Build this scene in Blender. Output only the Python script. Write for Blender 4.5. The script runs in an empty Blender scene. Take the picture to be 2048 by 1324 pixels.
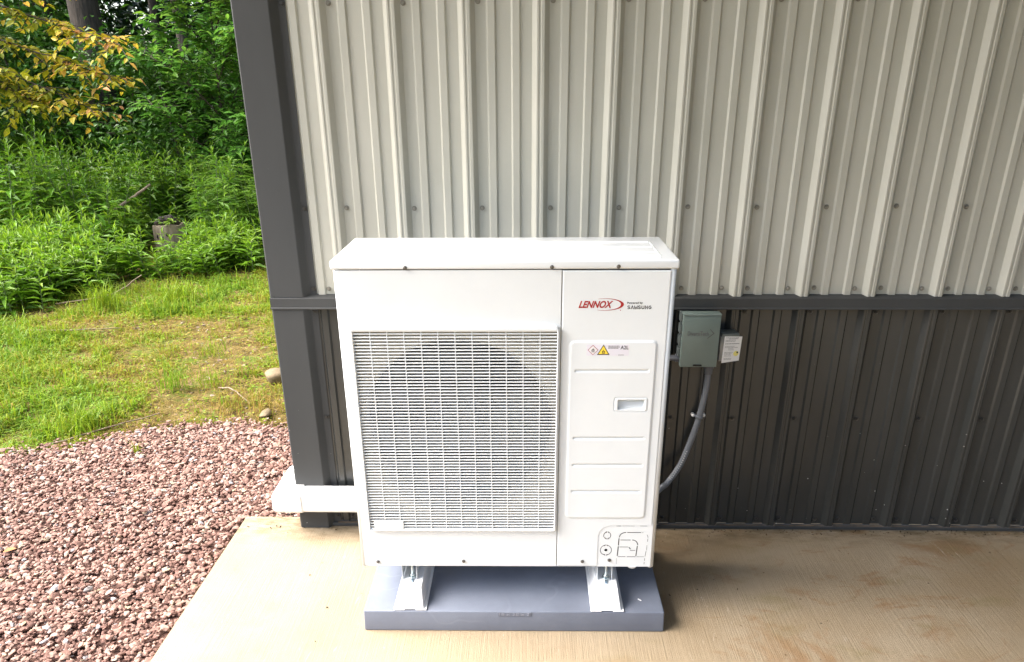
import bpy, bmesh, math, random
import numpy as np
from mathutils import Vector, Matrix

random.seed(7)
rng = np.random.default_rng(11)
PI = math.pi
scene = bpy.context.scene
COL = scene.collection

# ------------------------------------------------------------------ camera, light, exposure
cam_d = bpy.data.cameras.new('camera')
cam = bpy.data.objects.new('camera', cam_d)
COL.objects.link(cam)
cr = Vector((0.9997, 0.0253, -0.0063)); cu = Vector((-0.0043, 0.3957, 0.9184)); cf = Vector((-0.0258, 0.9180, -0.3957))
rot = Matrix((cr, cu, -cf)).transposed()
cam.matrix_world = Matrix.Translation((0.5317, -2.6128, 1.6178)) @ rot.to_4x4()
cam_d.sensor_width = 36.0
cam_d.lens = 1520.06 / 2048 * 36
cam_d.shift_y = 164.0 / 2048
cam_d.clip_end = 1000
cam_d.clip_start = 0.02
scene.camera = cam

SUN_EL, SUN_AZ = math.radians(50), math.radians(-96)      # azimuth clockwise from +Y: from the left and the front
wld = bpy.data.worlds.new('World'); scene.world = wld; wld.use_nodes = True
wn = wld.node_tree.nodes; wl = wld.node_tree.links
bg = wn['Background']
sky = wn.new('ShaderNodeTexSky'); sky.sky_type = 'NISHITA'; sky.sun_disc = False
sky.sun_elevation = SUN_EL; sky.sun_rotation = SUN_AZ
sky.air_density = 1.0; sky.dust_density = 4.0; sky.ozone_density = 1.0
wl.new(sky.outputs[0], bg.inputs[0]); bg.inputs[1].default_value = 0.15
sd = bpy.data.lights.new('sun', 'SUN'); sd.energy = 2.8; sd.angle = math.radians(60); sd.color = (1.0, 0.985, 0.96)
sun = bpy.data.objects.new('sun', sd); COL.objects.link(sun)
sv = Vector((math.sin(SUN_AZ) * math.cos(SUN_EL), math.cos(SUN_AZ) * math.cos(SUN_EL), math.sin(SUN_EL)))
sun.rotation_euler = sv.to_track_quat('Z', 'Y').to_euler()
sun.location = sv * 20
vs = scene.view_settings
vs.view_transform = 'Standard'; vs.look = 'None'; vs.gamma = 1.0; vs.use_curve_mapping = False
vs.exposure = 2.08

# ------------------------------------------------------------------ helpers
def mat(name, color, rough=0.5, metal=0.0, var=0.0, vscale=8.0, bump=0.0, bscale=60.0, color2=None, stretch=None, spec=None):
    m = bpy.data.materials.new(name); m.use_nodes = True
    nt = m.node_tree; n = nt.nodes; l = nt.links
    b = n['Principled BSDF']
    b.inputs['Roughness'].default_value = rough; b.inputs['Metallic'].default_value = metal
    if spec is not None: b.inputs['Specular IOR Level'].default_value = spec
    b.inputs['Base Color'].default_value = (*color, 1)
    tc = n.new('ShaderNodeTexCoord'); src = tc.outputs['Object']
    if stretch:
        mp = n.new('ShaderNodeMapping'); mp.inputs['Scale'].default_value = stretch
        l.new(src, mp.inputs[0]); src = mp.outputs[0]
    if var > 0 or color2:
        nz = n.new('ShaderNodeTexNoise'); nz.inputs['Scale'].default_value = vscale; nz.inputs['Detail'].default_value = 6
        nz.inputs['Roughness'].default_value = 0.65
        l.new(src, nz.inputs['Vector'])
        rp = n.new('ShaderNodeValToRGB')
        c2 = color2 or tuple(c * (1 - var) for c in color)
        rp.color_ramp.elements[0].position = 0.32; rp.color_ramp.elements[1].position = 0.68
        rp.color_ramp.elements[0].color = (*c2, 1); rp.color_ramp.elements[1].color = (*color, 1)
        l.new(nz.outputs[0], rp.inputs[0]); l.new(rp.outputs[0], b.inputs['Base Color'])
    if bump > 0:
        nb = n.new('ShaderNodeTexNoise'); nb.inputs['Scale'].default_value = bscale; nb.inputs['Detail'].default_value = 4
        l.new(src, nb.inputs['Vector'])
        bp = n.new('ShaderNodeBump'); bp.inputs['Strength'].default_value = 1.0; bp.inputs['Distance'].default_value = bump
        l.new(nb.outputs[0], bp.inputs['Height']); l.new(bp.outputs[0], b.inputs['Normal'])
    return m

def ramp_mat(name, stops, rough=0.6, translucent=0.0, noise=0.15, nscale=40, spec=0.3, bump=0.0):
    """colour from the per-piece attribute 'rnd'"""
    m = bpy.data.materials.new(name); m.use_nodes = True
    nt = m.node_tree; n = nt.nodes; l = nt.links
    b = n['Principled BSDF']; out = n['Material Output']
    b.inputs['Roughness'].default_value = rough; b.inputs['Specular IOR Level'].default_value = spec
    at = n.new('ShaderNodeAttribute'); at.attribute_name = 'rnd'
    rp = n.new('ShaderNodeValToRGB'); e = rp.color_ramp.elements
    while len(e) < len(stops): e.new(0.5)
    for i, (p, c) in enumerate(stops): e[i].position = p; e[i].color = (*c, 1)
    tc = n.new('ShaderNodeTexCoord'); nz = n.new('ShaderNodeTexNoise'); nz.inputs['Scale'].default_value = nscale
    nz.inputs['Detail'].default_value = 4
    l.new(tc.outputs['Object'], nz.inputs['Vector'])
    mr = n.new('ShaderNodeMapRange'); mr.inputs[1].default_value = 0.3; mr.inputs[2].default_value = 0.7
    mr.inputs[3].default_value = 1 - noise; mr.inputs[4].default_value = 1 + noise
    l.new(nz.outputs[0], mr.inputs[0])
    hv = n.new('ShaderNodeHueSaturation'); l.new(mr.outputs[0], hv.inputs['Value'])
    l.new(at.outputs['Fac'], rp.inputs[0]); l.new(rp.outputs[0], hv.inputs['Color']); l.new(hv.outputs[0], b.inputs['Base Color'])
    if bump > 0:
        bp = n.new('ShaderNodeBump'); bp.inputs['Distance'].default_value = bump
        l.new(nz.outputs[0], bp.inputs['Height']); l.new(bp.outputs[0], b.inputs['Normal'])
    if translucent > 0:
        tr = n.new('ShaderNodeBsdfTranslucent'); mx = n.new('ShaderNodeMixShader'); mx.inputs[0].default_value = translucent
        l.new(hv.outputs[0], tr.inputs[0]); l.new(b.outputs[0], mx.inputs[1]); l.new(tr.outputs[0], mx.inputs[2])
        l.new(mx.outputs[0], out.inputs[0])
    return m

def tag(o, label=None, cat=None, group=None, kind=None):
    if label: o['label'] = label
    if cat: o['category'] = cat
    if group: o['group'] = group
    if kind: o['kind'] = kind
    return o

def link(name, me, m=None, parent=None):
    o = bpy.data.objects.new(name, me); COL.objects.link(o)
    if m is not None and not me.materials: me.materials.append(m)
    if parent: o.parent = parent
    return o

def empty(name, loc=(0, 0, 0), rz=0.0):
    o = bpy.data.objects.new(name, None); COL.objects.link(o)
    o.location = loc; o.rotation_euler = (0, 0, rz); o.empty_display_size = 0.1
    return o

class MB:
    def __init__(s): s.v = []; s.f = []
    def box(s, x0, x1, y0, y1, z0, z1):
        b = len(s.v)
        s.v += [(x, y, z) for z in (z0, z1) for y in (y0, y1) for x in (x0, x1)]
        s.f += [tuple(b + i for i in q) for q in ((0, 2, 3, 1), (4, 5, 7, 6), (0, 1, 5, 4), (2, 6, 7, 3), (0, 4, 6, 2), (1, 3, 7, 5))]
        return s
    def prism(s, poly, a0, a1, axis='y', cap=True):
        """poly: 2D points; axis y: (x,z) extruded along y; axis z: (x,y) along z; axis x: (y,z) along x"""
        b = len(s.v); n = len(poly)
        for a in (a0, a1):
            for p in poly:
                s.v.append({'y': (p[0], a, p[1]), 'z': (p[0], p[1], a), 'x': (a, p[0], p[1])}[axis])
        for i in range(n):
            j = (i + 1) % n
            s.f.append((b + i, b + j, b + n + j, b + n + i))
        if cap:
            s.f.append(tuple(b + i for i in reversed(range(n)))); s.f.append(tuple(b + n + i for i in range(n)))
        return s
    def sheet(s, poly, a0, a1, axis='z'):
        b = len(s.v); n = len(poly)
        for a in (a0, a1):
            for p in poly:
                s.v.append({'y': (p[0], a, p[1]), 'z': (p[0], p[1], a), 'x': (a, p[0], p[1])}[axis])
        for i in range(n - 1):
            s.f.append((b + i, b + i + 1, b + n + i + 1, b + n + i))
        return s
    def tube(s, pts, rad, sides=10, cap=True):
        pts = [Vector(p) for p in pts]; n = len(pts)
        if not hasattr(rad, '__len__'): rad = [rad] * n
        b = len(s.v); ref = None
        for i, p in enumerate(pts):
            t = (pts[min(i + 1, n - 1)] - pts[max(i - 1, 0)]).normalized()
            if ref is None: ref = Vector((0, 0, 1)) if abs(t.z) < 0.9 else Vector((1, 0, 0))
            a = t.cross(ref).normalized(); c = a.cross(t).normalized(); ref = c
            for k in range(sides):
                w = 2 * PI * k / sides
                q = p + (a * math.cos(w) + c * math.sin(w)) * rad[i]
                s.v.append(tuple(q))
        for i in range(n - 1):
            for k in range(sides):
                k2 = (k + 1) % sides
                s.f.append((b + i * sides + k, b + i * sides + k2, b + (i + 1) * sides + k2, b + (i + 1) * sides + k))
        if cap:
            s.f.append(tuple(b + k for k in reversed(range(sides)))); s.f.append(tuple(b + (n - 1) * sides + k for k in range(sides)))
        return s
    def poly(s, pts):
        b = len(s.v); s.v += [tuple(p) for p in pts]; s.f.append(tuple(range(b, b + len(pts)))); return s
    def mesh(s, name, bevel=0, seg=2, angle=35, fix=True, bevel_angle=40):
        me = bpy.data.meshes.new(name); me.from_pydata(s.v, [], s.f); me.update()
        bm = bmesh.new(); bm.from_mesh(me)
        if fix: bmesh.ops.recalc_face_normals(bm, faces=bm.faces)
        if bevel > 0:
            ed = [e for e in bm.edges if len(e.link_faces) == 2 and e.calc_face_angle() > math.radians(bevel_angle)]
            bmesh.ops.bevel(bm, geom=ed, offset=bevel, segments=seg, profile=0.5, affect='EDGES', clamp_overlap=True)
        bm.to_mesh(me); bm.free()
        if angle < 5: me.shade_flat()
        else: me.shade_smooth(); me.set_sharp_from_angle(angle=math.radians(angle))
        return me
    def build(s, name, m, parent=None, **k):
        return link(name, s.mesh(name, **k), m, parent)

def np_mesh(name, V, F, rnd=None, smooth=False):
    """V (n,3); F list of int arrays (m,k)"""
    me = bpy.data.meshes.new(name)
    V = np.asarray(V, dtype=np.float32)
    F = [np.asarray(f, dtype=np.int32) for f in F if len(f)]
    me.vertices.add(len(V)); me.vertices.foreach_set('co', V.ravel())
    nl = sum(f.size for f in F); npoly = sum(len(f) for f in F)
    me.loops.add(nl); me.loops.foreach_set('vertex_index', np.concatenate([f.ravel() for f in F]))
    me.polygons.add(npoly)
    tot = np.concatenate([np.full(len(f), f.shape[1], dtype=np.int32) for f in F])
    st = np.concatenate([[0], np.cumsum(tot)[:-1]]).astype(np.int32)
    me.polygons.foreach_set('loop_start', st); me.polygons.foreach_set('loop_total', tot)
    me.polygons.foreach_set('use_smooth', np.full(npoly, bool(smooth)))
    if rnd is not None:
        a = me.attributes.new('rnd', 'FLOAT', 'POINT'); a.data.foreach_set('value', np.asarray(rnd, dtype=np.float32))
    me.update(calc_edges=True); me.validate()
    return me

def unit(v): return v / np.maximum(np.linalg.norm(v, axis=-1, keepdims=True), 1e-9)

class Leaves:
    """collects leaf-shaped faces"""
    def __init__(s): s.V = []; s.F3 = []; s.F4 = []; s.R = []; s.n = 0
    def add(s, P, D, N, L, W, rnd, wide=False, droop=0.12, fold=0.12):
        P = np.asarray(P, float); n = len(P)
        if n == 0: return
        L = np.broadcast_to(np.asarray(L, float), (n,))[:, None]; W = np.broadcast_to(np.asarray(W, float), (n,))[:, None]
        D = unit(D); S = unit(np.cross(D, N)); N = unit(np.cross(S, D))
        if wide:
            pts = [P, P + D * L * .3 + S * W * .46 + N * W * fold, P + D * L * .32, P + D * L * .3 - S * W * .46 + N * W * fold,
                   P + D * L * .66 + S * W * .36 + N * (W * fold * .7 - L * droop * .4), P + D * L * .66 - N * L * droop * .4,
                   P + D * L * .66 - S * W * .36 + N * (W * fold * .7 - L * droop * .4), P + D * L - N * L * droop]
            k = 8; f3 = [(0, 1, 2), (0, 2, 3), (4, 7, 5), (5, 7, 6)]; f4 = [(1, 4, 5, 2), (2, 5, 6, 3)]
        else:
            pts = [P, P + D * L * .42 + S * W * .5 + N * W * fold, P + D * L * .45 - N * L * droop * .2,
                   P + D * L * .42 - S * W * .5 + N * W * fold, P + D * L - N * L * droop]
            k = 5; f3 = [(0, 1, 2), (0, 2, 3), (1, 4, 2), (2, 4, 3)]; f4 = []
        base = s.n + np.arange(n)[:, None] * k
        s.V.append(np.stack(pts, 1).reshape(-1, 3))
        for f in f3: s.F3.append(base + np.array(f)[None])
        for f in f4: s.F4.append(base + np.array(f)[None])
        s.R.append(np.repeat(np.broadcast_to(rnd, (n,)), k)); s.n += n * k
    def mesh(s, name):
        F = [np.concatenate(s.F3)]
        if s.F4: F.append(np.concatenate(s.F4))
        return np_mesh(name, np.concatenate(s.V), F, np.concatenate(s.R))
    def build(s, name, m, parent=None): return link(name, s.mesh(name), m, parent)

def copy_tree(o, parent=None):
    c = o.copy(); COL.objects.link(c)
    if parent: c.parent = parent
    for ch in o.children: copy_tree(ch, c)
    return c

def text_mesh(name, body, x0, x1, z0, z1, y, depth, shear=0.0, bold=0.0, flip=1):
    cu_ = bpy.data.curves.new(name, 'FONT'); cu_.body = body; cu_.size = 1.0; cu_.extrude = 0.05
    cu_.shear = shear; cu_.offset = bold; cu_.resolution_u = 4
    o = bpy.data.objects.new(name + '_tmp', cu_); COL.objects.link(o)
    dg = bpy.context.evaluated_depsgraph_get()
    me = bpy.data.meshes.new_from_object(o.evaluated_get(dg))
    bpy.data.objects.remove(o); bpy.data.curves.remove(cu_)
    me.name = name
    co = np.empty(len(me.vertices) * 3, dtype=np.float32); me.vertices.foreach_get('co', co); co = co.reshape(-1, 3)
    mn, mx = co.min(0), co.max(0)
    out = np.empty_like(co)
    out[:, 0] = x0 + (co[:, 0] - mn[0]) / (mx[0] - mn[0]) * (x1 - x0)
    out[:, 2] = z0 + (co[:, 1] - mn[1]) / (mx[1] - mn[1]) * (z1 - z0)
    out[:, 1] = y - (co[:, 2] - mn[2]) / (mx[2] - mn[2]) * depth
    me.vertices.foreach_set('co', out.ravel()); me.update()
    me.materials.clear()
    return me

def vnoise(x, y, s, seed=0):
    """cheap smooth value noise, about -1..1"""
    x = np.asarray(x, float) * s; y = np.asarray(y, float) * s
    r = np.random.default_rng(seed).random((64, 64))
    xi = np.floor(x).astype(int); yi = np.floor(y).astype(int); fx = x - xi; fy = y - yi
    fx = fx * fx * (3 - 2 * fx); fy = fy * fy * (3 - 2 * fy)
    g = lambda a, b: r[a % 64, b % 64]
    return 2 * ((g(xi, yi) * (1 - fx) + g(xi + 1, yi) * fx) * (1 - fy) + (g(xi, yi + 1) * (1 - fx) + g(xi + 1, yi + 1) * fx) * fy) - 1

def ss(a, b, x):
    t = np.clip((x - a) / (b - a), 0, 1); return t * t * (3 - 2 * t)

# ------------------------------------------------------------------ materials
def siding_mat(name, base, dirt, speck, rough, spec=.5):
    m = bpy.data.materials.new(name); m.use_nodes = True
    nt = m.node_tree; n = nt.nodes; l = nt.links; b = n['Principled BSDF']
    b.inputs['Roughness'].default_value = rough; b.inputs['Specular IOR Level'].default_value = spec
    tc = n.new('ShaderNodeTexCoord')
    mp = n.new('ShaderNodeMapping'); mp.inputs['Scale'].default_value = (3, 3, 0.8); l.new(tc.outputs['Object'], mp.inputs[0])
    nz = n.new('ShaderNodeTexNoise'); nz.inputs['Scale'].default_value = 3; nz.inputs['Detail'].default_value = 8; l.new(mp.outputs[0], nz.inputs[0])
    fn = n.new('ShaderNodeTexNoise'); fn.inputs['Scale'].default_value = 420; fn.inputs['Detail'].default_value = 2; l.new(tc.outputs['Object'], fn.inputs[0])
    ad = n.new('ShaderNodeMath'); ad.operation = 'MULTIPLY_ADD'; ad.inputs[1].default_value = 0.35; l.new(fn.outputs[0], ad.inputs[0]); l.new(nz.outputs[0], ad.inputs[2])
    rp = n.new('ShaderNodeValToRGB'); e = rp.color_ramp.elements
    e[0].position = 0.42; e[0].color = (*dirt, 1); e[1].position = 0.85; e[1].color = (*base, 1); l.new(ad.outputs[0], rp.inputs[0])
    col = rp.outputs[0]
    if speck:
        # splashed specks of mud and lime, thicker towards the foot of the wall
        vo = n.new('ShaderNodeTexVoronoi'); vo.inputs['Scale'].default_value = 42; l.new(tc.outputs['Object'], vo.inputs['Vector'])
        sep = n.new('ShaderNodeSeparateXYZ'); l.new(tc.outputs['Object'], sep.inputs[0])
        hr = n.new('ShaderNodeMapRange'); hr.inputs[1].default_value = 0.0; hr.inputs[2].default_value = 0.75; hr.inputs[3].default_value = 0.085; hr.inputs[4].default_value = 0.012
        l.new(sep.outputs[2], hr.inputs[0])
        hm = n.new('ShaderNodeSeparateColor'); l.new(vo.outputs['Color'], hm.inputs[0])
        pw = n.new('ShaderNodeMath'); pw.operation = 'POWER'; pw.inputs[1].default_value = 5.0; l.new(hm.outputs[0], pw.inputs[0])
        th = n.new('ShaderNodeMath'); th.operation = 'MULTIPLY'; l.new(hr.outputs[0], th.inputs[0]); l.new(pw.outputs[0], th.inputs[1])
        lt = n.new('ShaderNodeMath'); lt.operation = 'LESS_THAN'; l.new(vo.outputs['Distance'], lt.inputs[0])
        th2 = n.new('ShaderNodeMath'); th2.operation = 'MULTIPLY'; th2.inputs[1].default_value = 1.5; l.new(th.outputs[0], th2.inputs[0]); l.new(th2.outputs[0], lt.inputs[1])
        mx = n.new('ShaderNodeMix'); mx.data_type = 'RGBA'; l.new(lt.outputs[0], mx.inputs[0]); l.new(col, mx.inputs[6]); mx.inputs[7].default_value = (.42, .42, .4, 1)
        col = mx.outputs[2]
    l.new(col, b.inputs['Base Color'])
    wv = n.new('ShaderNodeTexNoise'); wv.inputs['Scale'].default_value = 5; wv.inputs['Detail'].default_value = 2; l.new(tc.outputs['Object'], wv.inputs[0])
    b1 = n.new('ShaderNodeBump'); b1.inputs['Distance'].default_value = 0.0015; l.new(wv.outputs[0], b1.inputs['Height'])
    b2 = n.new('ShaderNodeBump'); b2.inputs['Distance'].default_value = 0.00025; l.new(fn.outputs[0], b2.inputs['Height']); l.new(b1.outputs[0], b2.inputs['Normal'])
    l.new(b2.outputs[0], b.inputs['Normal'])
    return m

M = {}
M['beige'] = siding_mat('beige_siding_paint', (.42, .415, .362), (.38, .375, .322), False, .38)
M['char'] = siding_mat('charcoal_siding_paint', (.044, .046, .044), (.031, .033, .031), True, .24, .55)
M['trim'] = siding_mat('charcoal_trim_paint', (.055, .0565, .056), (.048, .0495, .049), True, .6, .2)
M['screw_b'] = mat('beige_screw_paint', (.20, .19, .16), .3)
M['screw_d'] = mat('dark_screw_paint', (.035, .033, .03), .4)
M['steel'] = mat('bright_steel', (.55, .55, .55), .3, 1.0)
M['zinc'] = mat('zinc_plated_steel', (.55, .62, .64), .28, 1.0)
M['gap'] = mat('black_slot', (.008, .008, .008), .9)
M['white'] = mat('white_enamel', (.715, .745, .755), .32, var=.05, vscale=5, bump=.00015, bscale=500)
M['lid'] = mat('white_enamel_lid', (.74, .77, .785), .2)
M['grille'] = mat('white_grille_plastic', (.73, .76, .77), .45)
M['shroud'] = mat('galvanised_shroud', (.46, .425, .35), .5, var=.08)
M['coil'] = mat('dark_coil', (.02, .02, .02), .7)
M['fan'] = mat('grey_fan_plastic', (.030, .030, .032), .5)
M['rail'] = mat('white_rail_plastic', (.78, .79, .80), .5)
M['red'] = mat('red_print', (.33, .005, .007), .4)
M['black'] = mat('black_print', (.012, .012, .012), .5)
M['yellow'] = mat('yellow_print', (.85, .62, .05), .5)
M['sticker'] = mat('lilac_white_sticker', (.70, .68, .74), .35)
M['pinkwhite'] = mat('white_print', (.78, .74, .74), .4)
M['duct'] = mat('white_line_cover_plastic', (.84, .84, .83), .42)
M['box'] = mat('grey_green_box_paint', (.185, .24, .22), .35, var=.10, vscale=9)
M['boxdark'] = mat('grey_green_box_side', (.115, .135, .13), .4, var=.1, vscale=9)
M['conduit'] = mat('grey_conduit_vinyl', (.17, .185, .205), .42)
M['fitting'] = mat('grey_fitting_plastic', (.12, .125, .14), .4)
M['card'] = mat('white_card', (.80, .79, .77), .5)
M['clear'] = mat('smoky_plastic', (.20, .20, .19), .15)

def pad_material():
    m = mat('blue_grey_pad_plastic', (.165, .187, .235), .5, color2=(.135, .152, .195), vscale=6)
    n = m.node_tree.nodes; l = m.node_tree.links; b = n['Principled BSDF']
    tc = n.new('ShaderNodeTexCoord')
    wv = n.new('ShaderNodeTexWave'); wv.wave_type = 'RINGS'; wv.inputs['Scale'].default_value = 3.1; wv.inputs['Distortion'].default_value = 14; wv.inputs['Detail'].default_value = 3
    l.new(tc.outputs['Object'], wv.inputs[0])
    rp = n.new('ShaderNodeValToRGB'); rp.color_ramp.elements[0].position = .955; rp.color_ramp.elements[1].position = 1.0
    l.new(wv.outputs[0], rp.inputs[0])
    nz = n.new('ShaderNodeTexNoise'); nz.inputs['Scale'].default_value = 5; l.new(tc.outputs['Object'], nz.inputs[0])
    r2 = n.new('ShaderNodeValToRGB'); r2.color_ramp.elements[0].position = .5; r2.color_ramp.elements[1].position = .62; l.new(nz.outputs[0], r2.inputs[0])
    mu = n.new('ShaderNodeMath'); mu.operation = 'MULTIPLY'; l.new(rp.outputs[0], mu.inputs[0]); l.new(r2.outputs[0], mu.inputs[1])
    m3 = n.new('ShaderNodeMath'); m3.operation = 'MULTIPLY'; m3.inputs[1].default_value = .07; l.new(mu.outputs[0], m3.inputs[0])
    mx = n.new('ShaderNodeMix'); mx.data_type = 'RGBA'; src = b.inputs['Base Color'].links[0].from_socket
    l.new(m3.outputs[0], mx.inputs[0]); l.new(src, mx.inputs[6]); mx.inputs[7].default_value = (.42, .44, .5, 1)
    l.new(mx.outputs[2], b.inputs['Base Color'])
    fn = n.new('ShaderNodeTexNoise'); fn.inputs['Scale'].default_value = 350; l.new(tc.outputs['Object'], fn.inputs[0])
    bp = n.new('ShaderNodeBump'); bp.inputs['Distance'].default_value = .0005; l.new(fn.outputs[0], bp.inputs['Height']); l.new(bp.outputs[0], b.inputs['Normal'])
    return m
M['pad'] = pad_material()

def concrete_material():
    m = bpy.data.materials.new('broom_finished_concrete'); m.use_nodes = True
    n = m.node_tree.nodes; l = m.node_tree.links; b = n['Principled BSDF']
    b.inputs['Roughness'].default_value = .85; b.inputs['Specular IOR Level'].default_value = .25
    tc = n.new('ShaderNodeTexCoord')
    def noise(scale, detail=5, st=(1, 1, 1), rough=.6, dist=0.0):
        mp = n.new('ShaderNodeMapping'); mp.inputs['Scale'].default_value = st; l.new(tc.outputs['Object'], mp.inputs[0])
        z = n.new('ShaderNodeTexNoise'); z.inputs['Scale'].default_value = scale; z.inputs['Detail'].default_value = detail
        z.inputs['Roughness'].default_value = rough; z.inputs['Distortion'].default_value = dist
        l.new(mp.outputs[0], z.inputs[0]); return z.outputs[0]
    def ramp(src, p0, p1, c0=(0, 0, 0), c1=(1, 1, 1)):
        r = n.new('ShaderNodeValToRGB'); r.color_ramp.elements[0].position = p0; r.color_ramp.elements[1].position = p1
        r.color_ramp.elements[0].color = (*c0, 1); r.color_ramp.elements[1].color = (*c1, 1); l.new(src, r.inputs[0]); return r.outputs[0]
    def mix(f, a, c, k=1.0):
        mm = n.new('ShaderNodeMath'); mm.operation = 'MULTIPLY'; mm.inputs[1].default_value = k; l.new(f, mm.inputs[0])
        x = n.new('ShaderNodeMix'); x.data_type = 'RGBA'; l.new(mm.outputs[0], x.inputs[0]); l.new(a, x.inputs[6]); x.inputs[7].default_value = (*c, 1); return x.outputs[2]
    base = ramp(noise(2.2, 7), .3, .7, (.285, .222, .143), (.348, .283, .197))
    # brown mud stains where feet and water have passed
    st = ramp(noise(3.0, 10, (1, 1.6, 1), .68, .9), .54, .64)
    sx_ = n.new('ShaderNodeSeparateXYZ'); l.new(tc.outputs['Object'], sx_.inputs[0])
    mr_ = n.new('ShaderNodeMapRange'); mr_.inputs[1].default_value = .35; mr_.inputs[2].default_value = 1.3; mr_.inputs[3].default_value = .15; l.new(sx_.outputs[0], mr_.inputs[0])
    def part(f):
        q = n.new('ShaderNodeMath'); q.operation = 'MULTIPLY'; l.new(f, q.inputs[0]); l.new(mr_.outputs[0], q.inputs[1]); return q.outputs[0]
    st = part(st)
    base = mix(st, base, (.24, .135, .06), .72)
    st2 = ramp(noise(1.3, 6, (1, 1.2, 1)), .50, .66)
    base = mix(part(st2), base, (.26, .185, .10), .6)
    gr = ramp(noise(4.1, 6, (1, 2, 1)), .56, .70)
    base = mix(part(gr), base, (.20, .165, .07), .45)
    pale = ramp(noise(26, 8, (1, .25, 1), .7, 2.5), .64, .70)
    base = mix(pale, base, (.56, .50, .42), .55)
    pits = ramp(noise(150, 2), .735, .76)
    base = mix(pits, base, (.08, .055, .03), .8)
    l1 = noise(300, 4, (1, .011, 1), .75)
    lines = ramp(l1, .56, .72)
    base = mix(lines, base, (.18, .135, .08), .33)
    spk = ramp(noise(420, 3), .50, .72)
    base = mix(spk, base, (.15, .105, .06), .42)
    my_ = n.new('ShaderNodeMapRange'); my_.inputs[1].default_value = -.16; my_.inputs[2].default_value = -.01; l.new(sx_.outputs[1], my_.inputs[0])
    jn = n.new('ShaderNodeMath'); jn.operation = 'MULTIPLY'; l.new(my_.outputs[0], jn.inputs[0]); l.new(ramp(noise(9, 8, (1, 2.5, 1), .7), .42, .62), jn.inputs[1])
    base = mix(jn.outputs[0], base, (.10, .07, .03), .75)
    l.new(base, b.inputs['Base Color'])
    l2 = noise(90, 3, (1, .02, 1), .7)
    hs = n.new('ShaderNodeMath'); hs.operation = 'ADD'; l.new(l1, hs.inputs[0]); l.new(l2, hs.inputs[1])
    g = noise(300, 3)
    hs2 = n.new('ShaderNodeMath'); hs2.operation = 'MULTIPLY_ADD'; hs2.inputs[1].default_value = .5; l.new(g, hs2.inputs[0]); l.new(hs.outputs[0], hs2.inputs[2])
    bp = n.new('ShaderNodeBump'); bp.inputs['Distance'].default_value = .0020; l.new(hs2.outputs[0], bp.inputs['Height']); l.new(bp.outputs[0], b.inputs['Normal'])
    return m
M['concrete'] = concrete_material()

def soil_material():
    m = bpy.data.materials.new('mossy_soil'); m.use_nodes = True
    n = m.node_tree.nodes; l = m.node_tree.links; b = n['Principled BSDF']; b.inputs['Roughness'].default_value = .95; b.inputs['Specular IOR Level'].default_value = .15
    tc = n.new('ShaderNodeTexCoord')
    def noise(s, d=6):
        z = n.new('ShaderNodeTexNoise'); z.inputs['Scale'].default_value = s; z.inputs['Detail'].default_value = d; z.inputs['Roughness'].default_value = .7; l.new(tc.outputs['Object'], z.inputs[0]); return z.outputs[0]
    r = n.new('ShaderNodeValToRGB'); e = r.color_ramp.elements
    e[0].position = .36; e[0].color = (.055, .034, .015, 1); e[1].position = .62; e[1].color = (.21, .145, .065, 1)
    k = e.new(.5); k.color = (.14, .105, .03, 1)
    l.new(noise(7, 9), r.inputs[0])
    r2 = n.new('ShaderNodeValToRGB'); r2.color_ramp.elements[0].position = .5; r2.color_ramp.elements[1].position = .6; l.new(noise(3.2, 8), r2.inputs[0])
    mx = n.new('ShaderNodeMix'); mx.data_type = 'RGBA'; l.new(r2.outputs[0], mx.inputs[0]); l.new(r.outputs[0], mx.inputs[6]); mx.inputs[7].default_value = (.10, .135, .02, 1)
    l.new(mx.outputs[2], b.inputs['Base Color'])
    bp = n.new('ShaderNodeBump'); bp.inputs['Distance'].default_value = .02; l.new(noise(40, 6), bp.inputs['Height']); l.new(bp.outputs[0], b.inputs['Normal'])
    return m
M['soil'] = soil_material()
M['gravel'] = ramp_mat('red_crushed_stone', [(0, (.115, .060, .046)), (.25, (.195, .108, .083)), (.5, (.265, .155, .122)), (.75, (.34, .225, .18)), (.88, (.27, .17, .13)), (.93, (.27, .255, .26)), (.97, (.36, .27, .17)), (1, (.38, .355, .345))], .85, noise=.3, nscale=60, bump=.002)
M['gravelbed'] = mat('gravel_fines', (.14, .07, .05), .95, var=.5, vscale=60, bump=.01, bscale=80)
M['cobble'] = mat('tan_cobble', (.21, .155, .085), .8, var=.45, vscale=14, bump=.003, bscale=40)
M['palestone'] = ramp_mat('pale_stone_chips', [(0, (.14, .105, .065)), (.6, (.24, .195, .14)), (.95, (.21, .135, .095)), (1, (.36, .32, .28))], .85, noise=.2)
M['bark'] = mat('rough_bark', (.07, .052, .037), .9, var=.65, vscale=14, bump=.02, bscale=22, stretch=(1, 1, .22))
M['deadwood'] = mat('weathered_wood', (.27, .20, .13), .85, var=.55, vscale=24, bump=.006, bscale=40, stretch=(1, 1, .2))
M['stump'] = mat('grey_stump_wood', (.46, .36, .25), .9, color2=(.14, .10, .06), vscale=20, bump=.012, bscale=30, stretch=(1, 1, .12))
M['grass'] = ramp_mat('grass_blades', [(0, (.30, .20, .06)), (.22, (.29, .22, .04)), (.36, (.25, .27, .018)), (.7, (.175, .285, .014)), (1, (.11, .22, .016))], .55, .45, .15, 12)
M['weed'] = ramp_mat('bright_weed_leaves', [(0, (.095, .205, .012)), (.5, (.13, .265, .014)), (1, (.21, .31, .02))], .45, .42, .15, 20)
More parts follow.
